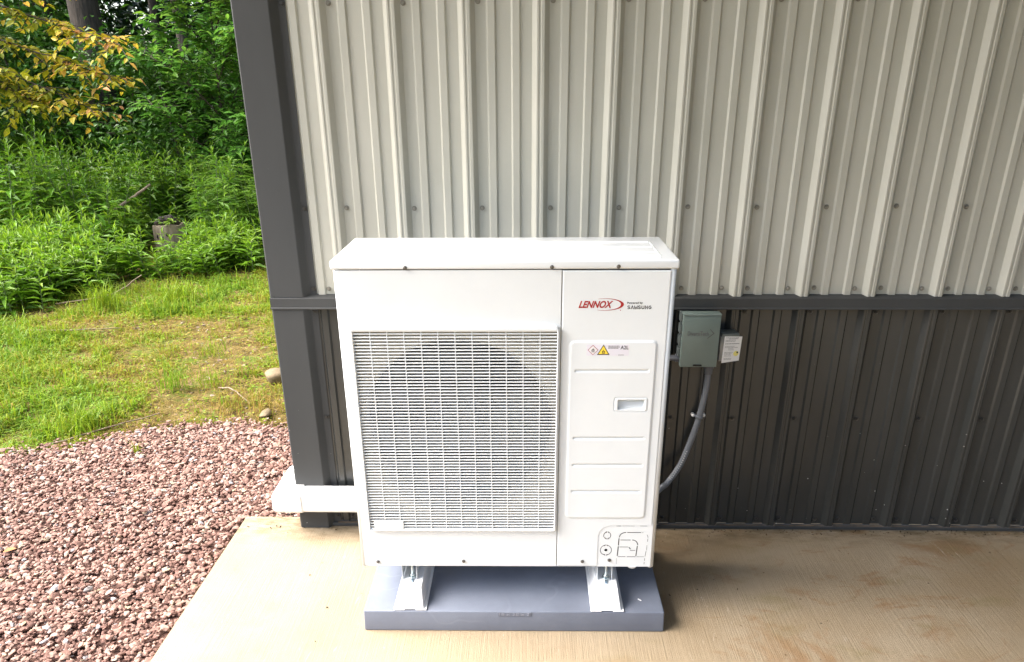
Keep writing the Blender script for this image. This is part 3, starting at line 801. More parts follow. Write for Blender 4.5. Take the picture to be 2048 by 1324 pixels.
slat = MB().box(.0432, .6168, -.0130, -.0066, -.0014, .0014).mesh('slat', bevel=.0005, seg=1); slat.materials.append(M['grille'])
pitch = (.793 - .148) / NS
for k in range(NS):
    o = link('slat', slat, None, gr)
    o.location = (0, 0, .148 + pitch * (k + .28))
bar = MB().box(-.0011, .0011, -.0126, -.0030, .148, .793).mesh('grille_bar', bevel=.0004, seg=1); bar.materials.append(M['grille'])
for k in range(11):
    o = link('grille_bar', bar, None, gr); o.location = (.043 + .574 / 12 * (k + 1), 0, 0)
bp_ = MB()
for k in range(3): bp_.box(.0560, .1475, -.0146, -.0040, .1500 + pitch * k + .0004, .1500 + pitch * (k + 1) - .0006)
bp_.build('badge_plate', M['grille'], gr, bevel=.0006, seg=1)
# fan shroud plate with its round opening, tube, fan
FX, FZ, FR = .3265, .4705, .290
ang = np.linspace(0, 2 * PI, 97)[:-1]
sp_ = MB(); ring = [(FX + FR * math.cos(a), FZ + FR * math.sin(a)) for a in ang]
def onrect(a):
    c, s_ = math.cos(a), math.sin(a); x0, x1, z0, z1 = .020, .6255, .02, .95
    t = min(((x1 if c > 0 else x0) - FX) / c if abs(c) > 1e-6 else 9, ((z1 if s_ > 0 else z0) - FZ) / s_ if abs(s_) > 1e-6 else 9)
    return (FX + c * t, FZ + s_ * t)
outr = [onrect(a) for a in ang]; N_ = len(ang)
sp_.v += [(p[0], .030, p[1]) for p in outr] + [(p[0], .030, p[1]) for p in ring] + [(p[0], .042, p[1]) for p in [(FX + (FR - .008) * math.cos(a), FZ + (FR - .008) * math.sin(a)) for a in ang]] + [(p[0], .11, p[1]) for p in [(FX + (FR - .008) * math.cos(a), FZ + (FR - .008) * math.sin(a)) for a in ang]]
for i in range(3):
    for k in range(N_):
        k2 = (k + 1) % N_; sp_.f.append((i * N_ + k, i * N_ + k2, (i + 1) * N_ + k2, (i + 1) * N_ + k))
sp_.build('fan_shroud', M['shroud'], hp, angle=50)
fan = empty('fan'); fan.parent = hp; fan.location = (FX, .085, FZ)
hub = MB(); hub.tube([(0, .05, 0), (0, -.015, 0), (0, -.024, 0)], [.072, .070, .05], 32).build('hub', M['fan'], fan, angle=30)
def blade_mesh():
    b_ = MB(); nr, na = 9, 10
    for i in range(nr):
        r_ = .065 + (.272 - .065) * i / (nr - 1)
        sweep = .5 * (i / (nr - 1)) ** 1.5
        for j in range(na):
            t = j / (na - 1); span = 1.35 + .25 * i / (nr - 1)
            a = sweep + span * (t - .5); b_.v.append((r_ * math.cos(a), .035 - .075 * t + .02 * (t - .5) ** 2, r_ * math.sin(a)))
    for i in range(nr - 1):
        for j in range(na - 1): b_.f.append((i * na + j, i * na + j + 1, (i + 1) * na + j + 1, (i + 1) * na + j))
    m_ = b_.mesh('blade', angle=60); m_.materials.append(M['fan']); return m_
bl = blade_mesh()
for k in range(3):
    o = link('blade', bl, None, fan); o.rotation_euler = (0, 2 * PI / 3 * k + .4, 0)
# screws on the unit
us = MB(); us.prism([(.0056 * math.cos(PI / 9 * k), .0056 * math.sin(PI / 9 * k)) for k in range(18)], -.002, 0, 'y')
us.prism([(.0042 * math.cos(PI / 3 * k), .0042 * math.sin(PI / 3 * k)) for k in range(6)], -.0052, -.0018, 'y')
us.prism([(.0020 * math.cos(PI / 3 * k), .0020 * math.sin(PI / 3 * k)) for k in range(6)], -.0056, -.0050, 'y')
usm = us.mesh('panel_screw', bevel=.0005, seg=1); usm.materials.append(mat('dull_steel', (.16, .155, .15), .4, 1.0))
for x_, z_, y_ in ((.201, .9705, -.005), (.5995, .972, -.005), (.7795, .973, -.005), (.055, .0207, fy), (.330, .0237, fy), (.7103, .0242, fy), (.796, .0289, -.0008)):
    screw(usm, x_, y_, z_, hp)
# logo: red italic letters, crescent stroke, black lettering
ly = fy - .0001
lg = empty('logo'); lg.parent = hp
link('lettering', text_mesh('lettering', 'LENNOX', .6745, .7700, .8572, .8775, ly, .0004, .38, .034), M['red'], lg)
cs = MB(); n_ = 40; outer = []; inner = []
for k in range(n_ + 1):
    a = math.radians(112 - 226 * k / n_)
    wgt = max(0.0, math.sin(PI * k / n_)) ** 1.6
    ox_, oz_ = .7480 + .0515 * math.cos(a), .8672 + .0172 * math.sin(a)
    outer.append((ox_, oz_)); inner.append((ox_ - .0010 - .0075 * wgt * max(.15, math.cos(a)), oz_ - (.0009 + .0012 * wgt) * math.sin(a)))
for k in range(n_):
    q = [outer[k], outer[k + 1], inner[k + 1], inner[k]]; cs.poly([(p[0], ly - .0004, p[1]) for p in q])
cs.build('crescent', M['red'], lg, fix=False)
dot = MB().poly([(.7905 + .0014 * math.cos(2 * PI * k / 12), ly - .0004, .8508 + .0014 * math.sin(2 * PI * k / 12)) for k in range(12)]).build('mark', M['red'], lg, fix=False)
link('lettering', text_mesh('lettering', 'Powered by', .8085, .8510, .8675, .8745, ly, .0004, 0, .02), M['black'], lg)
def polystrip(b_, pts, w, y):
    pts = [Vector(p) for p in pts]; n_ = len(pts); Lp = []; Rp = []
    for i, p in enumerate(pts):
        d1 = (pts[i] - pts[i - 1]).normalized() if i else (pts[1] - pts[0]).normalized()
        d2 = (pts[i + 1] - pts[i]).normalized() if i < n_ - 1 else d1
        n1 = Vector((-d1.y, d1.x)); n2 = Vector((-d2.y, d2.x)); m_ = n1 + n2
        m_ = m_.normalized() if m_.length > .2 else n1
        k = w / 2 / max(.42, m_.dot(n1)); Lp.append(p + m_ * k); Rp.append(p - m_ * k)
    for i in range(n_ - 1):
        b_.poly([(Lp[i].x, y, Lp[i].y), (Rp[i].x, y, Rp[i].y), (Rp[i + 1].x, y, Rp[i + 1].y), (Lp[i + 1].x, y, Lp[i + 1].y)])
ell = lambda cx, cy, rx, ry, a0, a1, n_=12: [(cx + rx * math.cos(math.radians(a0 + (a1 - a0) * k / n_)), cy + ry * math.sin(math.radians(a0 + (a1 - a0) * k / n_))) for k in range(n_ + 1)]
GL = {'S': ell(.5, .735, .36, .215, 15, 270) + ell(.5, .305, .37, .215, 90, -160)[1:], 'V': [(.06, 0), (.5, .96), (.94, 0)], 'M': [(.08, 0), (.08, .93), (.5, .10), (.92, .93), (.92, 0)],
      'U': [(.12, 1)] + ell(.5, .40, .38, .32, 180, 360) + [(.88, 1)], 'N': [(.12, 0), (.12, .93), (.88, .07), (.88, 1)], 'G': ell(.5, .5, .40, .41, 40, 350) + [(.90, .45), (.56, .45)]}
bn = MB(); wl2 = (.8770 - .8085) / 7
for k, chh in enumerate('SVMSUNG'):
    sx2 = wl2 * (.80 if chh != 'M' else .92); ox2 = .8085 + wl2 * k + (wl2 - sx2) * .3
    polystrip(bn, [(ox2 + a * sx2, .8540 + b_ * .0098) for a, b_ in GL[chh]], .0020, ly - .0004)
bn.build('lettering', M['black'], lg, fix=False)
# warning label with diamond, triangle and A2L
wy = fy - .0038
wl_ = MB().box(.7005, .8200, wy - .0004, wy + .0001, .7195, .7525).build('warning_label', M['sticker'], hp)
def pic(name, poly, y, m, par=wl_): return MB().poly([(p[0], y, p[1]) for p in poly]).build(name, m, par, fix=False)
cxd, czd = .7185, .7365
dia = lambda s_: [(cxd, czd - s_), (cxd + s_, czd), (cxd, czd + s_), (cxd - s_, czd)]
pic('hazard_diamond', dia(.0150), wy - .0008, M['red']); pic('diamond_field', dia(.0132), wy - .0012, M['pinkwhite'])
cxt, czt = .7480, .7345
tri = lambda s_: [(cxt - s_, czt - s_ * .70), (cxt + s_, czt - s_ * .70), (cxt, czt + s_ * 1.02)]
pic('warning_triangle', tri(.0178), wy - .0008, M['black']); pic('triangle_field', tri(.0140), wy - .0012, M['yellow'])
def flame(cx, cz, s_):
    pts = [(-.5, -.75), (.5, -.75), (.72, -.3), (.62, .15), (.42, .38), (.38, .0), (.22, .55), (-.02, 1.0), (-.08, .5), (-.34, .1), (-.46, .35), (-.68, -.05), (-.72, -.4)]
    return [(cx + a * s_, cz + b_ * s_) for a, b_ in pts]
for cx, cz, s_ in ((cxd, czd + .0008, .0058), (cxt, czt - .0020, .0056)):
    pic('flame_symbol', flame(cx, cz, s_), wy - .0016, M['black'])
    pic('flame_symbol', [(cx - s_ * .8, cz - s_ * 1.15), (cx + s_ * .8, cz - s_ * 1.15), (cx + s_ * .8, cz - s_ * .95), (cx - s_ * .8, cz - s_ * .95)], wy - .0016, M['black'])
pic('flame_symbol', flame(cxd, czd - .0006, .0026), wy - .0018, M['pinkwhite']); pic('flame_symbol', flame(cxt, czt - .0034, .0025), wy - .0018, M['yellow'])
link('lettering', text_mesh('lettering', 'A2L', .7960, .8185, .7385, .7495, wy - .0004, .0004, 0, .01), M['black'], wl_)
tl = MB()
for row, (n0, n1) in enumerate(((.7615, .7925), (.7615, .7935), (.7615, .7905))):
    xx = n0
    while xx < n1:
        w_ = random.uniform(.0018, .005); z0 = .7475 - .0033 * row
        tl.poly([(xx, wy - .0008, z0), (min(xx + w_, n1), wy - .0008, z0), (min(xx + w_, n1), wy - .0008, z0 + .0015), (xx, wy - .0008, z0 + .0015)]); xx += w_ + .0009
for k in range(5): tl.poly([(.7905 + .0032 * k, wy - .0008, .7212), (.7930 + .0032 * k, wy - .0008, .7212), (.7930 + .0032 * k, wy - .0008, .7224), (.7905 + .0032 * k, wy - .0008, .7224)])
tl.build('fine_print', M['black'], wl_, fix=False)

# ------------------------------------------------------------------ disconnect box, its tag, conduits and strap
db = empty('disconnect_box', (1.1125, -.02, .7105)); tag(db, 'small grey-green electrical disconnect box on the charcoal wainscot', 'electrical box')
MB().box(-.0605, .0605, -.064, .001, .0, .182).build('box_body', M['boxdark'], db, bevel=.002)
cv = MB().box(-.0635, .0635, -.0725, -.052, -.001, .1835).build('box_cover', M['box'], db, bevel=.0015)
MB().box(-.0645, .0645, -.0745, -.030, .1840, .1895).build('rain_lip', M['box'], db, bevel=.0012)
for k in range(4): MB().box(-.0690, -.0606, -.056, -.018, .030 + .042 * k, .062 + .042 * k).build('hinge_tab', M['boxdark'], db, bevel=.001)
link('embossed_lettering', text_mesh('embossed_lettering', 'DiversiTech', -.0460, .0260, .1125, .1290, -.0724, .0010, 0, .0), M['fitting'], cv)
ch = MB()
ch.prism([(.020, .1030), (.024, .1035), (.046, .1215), (.031, .1370), (.028, .1365), (.0405, .1218)], -.0736, -.0724, 'y'); ch.build('embossed_chevron', M['boxdark'], cv)
la = MB(); la.prism([(-.019, .0025), (.013, .0025), (.011, .0080), (-.017, .0080)], -.0745, -.070, 'y'); la.build('latch', M['gap'], cv)
sp2 = empty('surge_protector', (1.1795, -.055, .725), .10); tag(sp2, 'small box with a white printed card, hung on the right of the grey-green disconnect box', 'surge protector')
MB().box(0, .062, -.034, .02, .004, .094).build('clear_case', M['clear'], sp2, bevel=.002)
MB().box(.004, .064, -.036, .02, .0945, .1035).build('grey_cap', M['boxdark'], sp2, bevel=.0015)
cd = MB(); cd.prism([(.0095, -.001), (.0705, .0065), (.0735, .0935), (.0125, .0955)], -.0378, -.0352, 'y'); cdo = cd.build('printed_card', M['card'], sp2, bevel=.0004, seg=1)
pr_ = MB(); random.seed(5)
for row in range(19):
    z0 = .0900 - .0044 * row
    if row in (4, 6, 11, 16): continue
    xx = .016 + (.012 if row in (1, 9, 10) else 0); n1 = random.uniform(.045, .066) if row < 11 else random.uniform(.034, .044)
    while xx < n1:
        w_ = random.uniform(.002, .006); pr_.poly([(xx, -.0382, z0), (xx + w_, -.0382, z0), (xx + w_, -.0382, z0 + (.0019 if row in (1, 5) else .0012)), (xx, -.0382, z0 + (.0019 if row in (1, 5) else .0012))]); xx += w_ + .0011
pr_.build('fine_print', M['black'], cdo, fix=False)
MB().poly([(.0570 + .0095 * math.cos(2 * PI * k / 24), -.0381, .0330 + .0095 * math.sin(2 * PI * k / 24)) for k in range(24)]).build('yellow_seal', mat('pale_yellow_print', (.80, .72, .22), .5), cdo, fix=False)
MB().poly([(.0585, -.0384, .034), (.0645, -.0384, .034), (.0645, -.0384, .040), (.0585, -.0384, .040)]).build('black_mark', M['black'], cdo, fix=False)

def catmull(P, n_=12):
    P = [Vector(p) for p in P]; P = [P[0] * 2 - P[1]] + P + [P[-1] * 2 - P[-2]]; out = []
    for i in range(1, len(P) - 2):
        for k in range(n_):
            t = k / n_; a, b_, c, d = P[i - 1:i + 3]
            out.append(.5 * ((2 * b_) + (c - a) * t + (2 * a - 5 * b_ + 4 * c - d) * t * t + (3 * b_ - a - 3 * c + d) * t ** 3))
    out.append(P[-2]); return out
cdt = empty('flexible_conduit', (1.16, -.03, .68)); tag(cdt, 'grey ribbed flexible conduit curving down from the grey-green box to the white unit', 'conduit')
path = catmull([(1.1625, -.042, .668), (1.1615, -.038, .600), (1.1475, -.036, .495), (1.1222, -.040, .392), (1.0901, -.052, .304), (1.0443, -.075, .2417), (1.0187, -.09, .2262), (.973, -.13, .207), (.92, -.18, .19)], 20)
path = [p - Vector((1.16, -.03, .68)) for p in path]
MB().tube(path, [.0116 if k % 2 else .0101 for k in range(len(path))], 16).build('hose', M['conduit'], cdt, angle=60)
ht = MB(); ht.tube([(.0025, -.012, .034), (.0025, -.012, .008), (.0025, -.012, .004), (.0025, -.012, -.014)], [.020, .018, .0155, .0145], 8)
ht.build('hub_fitting', M['fitting'], cdt, angle=30)
pt = MB()
i0 = int(len(path) * .42); i1 = int(len(path) * .60)
for k in range(i0, i1, 2):
    p = path[k]; q = path[min(k + 1, len(path) - 1)]
    dv = (Vector((.5317, -2.6128, 1.6178)) - (p + Vector((1.16, -.03, .68)))).normalized()
    tv = (q - p).normalized(); sv_ = tv.cross(dv).normalized(); dv2 = sv_.cross(tv).normalized()
    c = p + dv2 * .0119
    pt.poly([c - tv * .0017 - sv_ * .003, c + tv * .0006 - sv_ * .003, c + tv * .0006 + sv_ * .0012, c - tv * .0017 + sv_ * .0012])
pt.build('hose_print', M['card'], cdt, fix=False)
stp = empty('conduit_strap', (1.1475, -.02, .495)); tag(stp, 'small grey strap with two white screws holding the conduit to the charcoal wainscot', 'strap')
sb = MB(); ar = [(.0128 * math.cos(a), -.016 - .0128 * math.sin(a)) for a in np.linspace(0, PI, 13)]
bandp = [(.0245, .0), (.0128, .0)] + ar + [(-.0128, .0), (-.0245, .0)]
sb.sheet(bandp, -.006, .006, 'z'); so = sb.build('strap_band', M['conduit'], stp, angle=60); mm = so.modifiers.new('thickness', 'SOLIDIFY'); mm.thickness = .0016
for sgn in (-1, 1):
    MB().tube([(sgn * .0195, .012, 0), (sgn * .0195, -.004, 0), (sgn * .0195, -.0065, 0)], [.006, .006, .003], 14).build('screw_head', M['card'], stp, angle=30)
stub = empty('conduit_stub', (1.05, -.05, .7285)); tag(stub, 'short grey conduit fitting leaving the left side of the grey-green disconnect box', 'conduit')
MB().tube([(.004, 0, 0), (-.026, 0, 0), (-.028, 0, 0), (-.20, .0, -.03)], [.0105, .0105, .0095, .0095], 16).build('pipe', M['fitting'], stub, angle=40)
MB().tube([(.0005, 0, 0), (-.010, 0, 0)], [.0155, .0155], 8).build('locknut', M['fitting'], stub, angle=30)

# ------------------------------------------------------------------ small loose things
o = MB().box(-.0065, .0065, -.0014, .0014, 0, .002).build('plastic_scrap', M['scrap']); o.location = (.8855, -.572, .0772); o.rotation_euler = (0, 0, -.75)
tag(o, 'tiny white plastic scrap lying on the blue-grey pad beside the rail', 'scrap')

def cobble(x, y, rad, sq, label, seed):
    var, T = rock_variants(1, 3, seed); P = var[0]
    P = P * .5 + unit(P) * .5 * np.linalg.norm(P, axis=1, keepdims=True).mean()
    P = P * np.array([1.0, .85, sq]) * rad
    o = link('cobblestone', np_mesh('cobblestone', P, [T], smooth=True), M['cobble']); o.location = (x, y, float(gz(x, y)) + rad * sq * .45)
    o.rotation_euler = (.1, .1, seed)
    tag(o, label, 'stone')
cobble(-1.01, 1.64, .095, .85, 'large tan cobblestone half hidden by the building corner', 3)
cobble(-.925, 1.17, .058, .8, 'small round tan cobblestone at the edge of the gravel', 5)
cobble(-.83, 1.38, .06, .6, 'flat brown cobblestone beside the charcoal corner trim', 8)

def stick(pts, r0, r1, label, m='deadwood', name='fallen_stick'):
    P = catmull(pts, 6); P = [p + Vector((random.uniform(-1, 1), random.uniform(-1, 1), random.uniform(-.4, .4))) * .006 for p in P]
    n_ = len(P); o = MB().tube(P, [r0 + (r1 - r0) * k / (n_ - 1) for k in range(n_)], 8).build(name, M[m], angle=60); tag(o, label, 'stick'); return o
g_ = lambda x, y, h=0: (x, y, float(gz(x, y)) + h)
stick([g_(-2.35, .62, .01), g_(-2.0, .72, .02), g_(-1.72, .98, .03), g_(-1.50, 1.15, .03)], .007, .003, 'long pale stick along the edge between grass and gravel')
stick([g_(-3.30, 3.25, .02), g_(-2.95, 3.45, .05), g_(-2.76, 3.66, .16)], .007, .004, 'pale stick leaning out of the weeds below the stump')
stick([g_(-3.1, 2.55, .02), g_(-2.75, 2.5, .04), g_(-2.45, 2.62, .02)], .005, .003, 'thin grey stick lying across the worn grass')
stick([g_(-1.32, 1.55, .01), g_(-1.2, 1.45, .03), g_(-1.05, 1.30, .01)], .005, .003, 'thin crooked twig on the bare soil near the corner')
stick([(-3.85, 5.45, .45), (-3.7, 5.55, .55), (-3.52, 5.65, .68)], .018, .012, 'mossy broken branch sticking out of the weeds behind the stump')
stick([g_(-3.0, .35, .0), g_(-2.6, .62, .02), g_(-2.42, .78, .02)], .03, .022, 'short brown log at the lower left grass edge')

dl = Leaves(); dl.add([[-1.50, -.19, -.018]], [[.9, .3, .05]], [[0, 0, 1]], .05, .034, .5, True, -.1, .2)
o = dl.build('dry_leaf', M['dryleaf']); tag(o, 'curled orange dry leaf lying on the red gravel', 'leaf')

# stump with holes and a creeper over the top
stp_ = empty('tree_stump', (-3.30, 5.40, -.03)); tag(stp_, 'weathered grey tree stump standing in the weeds with leaves over its top', 'stump')
sm = MB(); pts = []; ns = 22
for zi, zz in enumerate((-.05, .1, .2, .30, .335)):
    for k in range(ns):
        a = 2 * PI * k / ns; rr_ = .148 + .016 * math.sin(3 * a + 1) + .010 * math.sin(7 * a) + (.02 if zi == 0 else 0) - (.006 if zi == 4 else 0)
        sm.v.append((rr_ * math.cos(a), rr_ * math.sin(a), zz + (.012 * math.sin(5 * a) if zi == 4 else 0)))
for i in range(4):
    for k in range(ns): sm.f.append((i * ns + k, i * ns + (k + 1) % ns, (i + 1) * ns + (k + 1) % ns, (i + 1) * ns + k))
sm.f.append(tuple(4 * ns + k for k in range(ns)))
sm.build('stump_wood', M['stump'], stp_, angle=50)
for (a, zz, h_) in ((-1.9, .23, .05), (-1.55, .20, .07), (-1.25, .25, .04), (-2.2, .17, .04)):
    hx_, hy_ = .158 * math.cos(a), .158 * math.sin(a)
    MB().tube([(hx_, hy_, zz - h_ / 2), (hx_ * 1.0, hy_ * 1.0, zz), (hx_, hy_, zz + h_ / 2)], [.003, .011, .003], 8).build('crack', M['gap'], stp_)
cl = MB(); cl.tube([(-.12, .02, .335), (-.05, -.03, .37), (.05, .0, .385), (.13, .03, .34)], [.03, .045, .05, .02], 8).build('bark_cap', M['bark'], stp_)

# ------------------------------------------------------------------ grass
def grass_mesh(x, y, h, w, lean, rnd, seed, z=None):
    r = np.random.default_rng(seed); n = len(x)
    z = gz(x, y) - .01 if z is None else z
    P = np.stack([x, y, z], -1); a = r.uniform(0, 2 * PI, n)
    d = np.stack([np.cos(a), np.sin(a), np.zeros(n)], -1); sdir = np.stack([-np.sin(a), np.cos(a), np.zeros(n)], -1)
    up = np.array([0, 0, 1.0]); h = h[:, None]; w = w[:, None]; ln = lean[:, None]
    p1 = P + up * h * .55 + d * h * ln * .25; p2 = P + up * h * (1 - .45 * ln) + d * h * ln
    pts = np.stack([P - sdir * w * .5, P + sdir * w * .5, p1 - sdir * w * .42, p1 + sdir * w * .42, p2], 1).reshape(-1, 3)
    b = np.arange(n)[:, None] * 5
    return pts, b + np.array([[0, 1, 3, 2]]), b + np.array([[2, 3, 4]]), np.repeat(rnd, 5)
def lush(x, y):
    v = .55 + .75 * vnoise(x, y, 1.3, 31) + .45 * vnoise(x, y, 3.3, 32)
    dry = ss(-1.95, -1.2, x + .30 * (y - 1.0)) * (1 - ss(2.6, 3.4, y))           # worn strip along the building
    dry2 = np.exp(-(((x + 2.75) / .75) ** 2 + ((y - 2.75) / .55) ** 2))             # worn patch in mid lawn
    w = .35 * vnoise(x, y, 6.5, 33)
    return np.clip(v + w + .46 - .80 * dry - .22 * dry2, 0.02, 1.3)
def lawn(n, x0, x1, y0, y1, seed, hs=1.0):
    r = np.random.default_rng(seed); x = r.uniform(x0, x1, n); y = r.uniform(y0, y1, n)
    x = x + .03 * r.normal(size=n)
    ok = (y > gedge(x) - .02 + r.exponential(.02, n) - .08 * (r.random(n) < .04)) & ~((x > -.45) & (y > -.1))
    x, y = x[ok], y[ok]; lu = lush(x, y)
    keep = r.random(len(x)) < (.13 + .87 * np.clip(lu, 0, 1)) * (.35 + .75 * ss(.15, .7, .5 + .5 * vnoise(x, y, 8.5, 35) + .25 * vnoise(x, y, 17, 36))); x, y, lu = x[keep], y[keep], lu[keep]; n = len(x)
    cl_ = .5 + .5 * vnoise(x, y, 8.5, 35) + .25 * vnoise(x, y, 17, 36)
    h = (r.gamma(3, .013, n) + .010) * (.40 + .6 * lu) * hs * (.55 + .95 * np.clip(cl_, 0, 1.2))
    rnd = np.clip(.16 + .42 * lu + .12 * vnoise(x, y, 2.3, 77) + r.normal(0, .19, n), 0, 1)
    return x, y, h, r.uniform(.0025, .0055, n) * (1 + .5 * lu), r.uniform(.2, 1.1, n), rnd
parts = []
for args in ((84000, -3.6, -.5, .3, 3.2, 41), (64000, -5.5, -1.0, 3.0, 5.6, 42), (16000, -6.0, -3.4, -1.0, 3.0, 43)):
    x, y, h, w, ln, rd = lawn(*args); parts.append(grass_mesh(x, y, h, w, ln, rd, args[-1] + 100))
def join_grass(parts, name):
    off = 0; V = []; Q = []; T = []; R_ = []
    for p, q, t, r_ in parts: V.append(p); Q.append(q + off); T.append(t + off); R_.append(r_); off += len(p)
    return np_mesh(name, np.concatenate(V), [np.concatenate(Q), np.concatenate(T)], np.concatenate(R_))
o = link('grass', join_grass(parts, 'grass'), M['grass']); tag(o, kind='stuff')
# low leafy clover and moss between the blades
r = np.random.default_rng(51); n = 26000
x = r.uniform(-4.6, -.5, n); y = r.uniform(.5, 4.6, n); lu = lush(x, y)
ok = (y > gedge(x) + .03) & (r.random(n) < .15 + .6 * np.clip(lu, 0, 1)); x, y, lu = x[ok], y[ok], lu[ok]; n = len(x)
a = r.uniform(0, 2 * PI, n); lv = Leaves()
lv.add(np.stack([x, y, gz(x, y) + r.uniform(.0, .03, n)], -1), np.stack([np.cos(a), np.sin(a), r.uniform(-.1, .5, n)], -1), np.stack([r.normal(0, .2, n), r.normal(0, .2, n), np.ones(n)], -1), r.uniform(.015, .04, n), r.uniform(.008, .02, n), np.clip(.35 + .4 * lu + r.normal(0, .15, n), 0, 1))
o = lv.build('ground_cover', M['grass']); tag(o, kind='stuff')
# bits of pale stone and chaff on the worn soil
r = np.random.default_rng(53); n = 2400
x = r.uniform(-3.2, -.5, n); y = r.uniform(.85, 3.4, n); ok = (y > gedge(x)) & (lush(x, y) < .45 * r.random(n) + .25); x, y = x[ok], y[ok]
o = scatter_rocks('pebbles', np.stack([x, y, gz(x, y) + .001], -1), r.lognormal(math.log(.008), .5, len(x)).clip(.003, .028), M['palestone'], 54, 1); tag(o, kind='stuff')
n = 9000; x = r.uniform(-3.0, -.5, n); y = r.uniform(.75, 3.6, n); ok = (y > gedge(x) - .04) & (lush(x, y) < .75); x, y = x[ok], y[ok]; n = len(x)
a = r.uniform(0, 2 * PI, n); lv = Leaves()
lv.add(np.stack([x, y, gz(x, y) + r.uniform(.004, .02, n)], -1), np.stack([np.cos(a), np.sin(a), r.normal(0, .12, n)], -1), np.tile([0, 0, 1.0], (n, 1)) + r.normal(0, .2, (n, 3)), r.uniform(.03, .13, n), r.uniform(.002, .006, n), r.uniform(0, .2, n), droop=.05)
o = lv.build('straw', M['grass']); tag(o, kind='stuff')

def tuft(x, y, n, h, spread, rnd, label, seed, m='grass', w=.004):
    r = np.random.default_rng(seed)
    xs_ = r.normal(0, spread, n); ys_ = r.normal(0, spread, n)
    p = grass_mesh(xs_, ys_, r.uniform(.5, 1, n) * h, np.full(n, w) * r.uniform(.7, 1.3, n), r.uniform(.1, .75, n), np.clip(rnd + r.normal(0, .08, n), 0, 1), seed, z=np.full(n, -.005))
    o = link('grass_tuft', join_grass([p], 'grass_tuft'), M[m]); o.location = (x, y, float(gz(x, y))); tag(o, label, 'grass tuft')
tuft(-1.58, 1.50, 70, .24, .04, .80, 'tall dark green grass tuft beside bare soil near the gravel', 61)
tuft(-1.38, 1.60, 60, .17, .06, .62, 'thin upright grass tuft right of the tall dark tuft', 62)
tuft(-1.62, 2.15, 70, .16, .07, .6, 'wispy grass tuft in the middle of the worn lawn', 63)
tuft(-2.85, 3.15, 120, .32, .07, .62, 'bright yellow-green grass tuft in front of the leaning stick', 64, w=.007)
tuft(-2.35, 3.35, 130, .30, .08, .6, 'bright wide-bladed grass tuft in front of the stump', 65, w=.008)
tuft(-1.05, 2.9, 90, .20, .06, .06, 'straw coloured dead grass tuft beside the building corner', 66)
tuft(-1.05, 1.28, 150, .13, .11, .10, 'brown dead grass patch at the gravel edge near the corner', 67)
tuft(-1.85, .98, 120, .24, .07, .66, 'lush grass tuft leaning over the gravel edge', 68, w=.006)
tuft(-1.42, .72, 26, .16, .006, .5, 'small sprout of grass growing in the red gravel', 69)

# ------------------------------------------------------------------ weeds
def weed_mesh(seed, h, nleaf, L, W, spread, tipbias=0.0, ang=.25, jit=.5):
    """one leafy stem: returns (stem MB, Leaves) in local space, base at origin"""
    r = np.random.default_rng(seed)
    lean = r.normal(0, .10, 2); t = np.linspace(0, 1, 6)
    cx_ = lean[0] * h * t ** 1.6; cy_ = lean[1] * h * t ** 1.6; cz_ = h * t
    stem = [(cx_[k], cy_[k], cz_[k]) for k in range(6)]
    u = (np.arange(nleaf) + r.random(nleaf)) / nleaf; u = .12 + .88 * u ** (1 - tipbias)
    a = np.arange(nleaf) * 2.4 + r.normal(0, .4, nleaf)
    P = np.stack([np.interp(u, t, cx_), np.interp(u, t, cy_), u * h], -1)
    el = ang + 1.0 * ss(.75, 1.0, u) + r.normal(0, .22, nleaf)
    D = np.stack([np.cos(a) * np.cos(el), np.sin(a) * np.cos(el), np.sin(el)], -1)
    N = np.stack([-np.cos(a) * np.sin(el), -np.sin(a) * np.sin(el), np.cos(el)], -1) + r.normal(0, .25, (nleaf, 3))
    size = (1 - .55 * ss(.6, 1.0, u)) * r.uniform(.7, 1.2, nleaf)
    lv = Leaves(); lv.add(P, D, N, L * size, W * size, np.clip(.25 + .45 * u + r.normal(0, .16, nleaf), 0, 1), droop=.28)
    return stem, lv
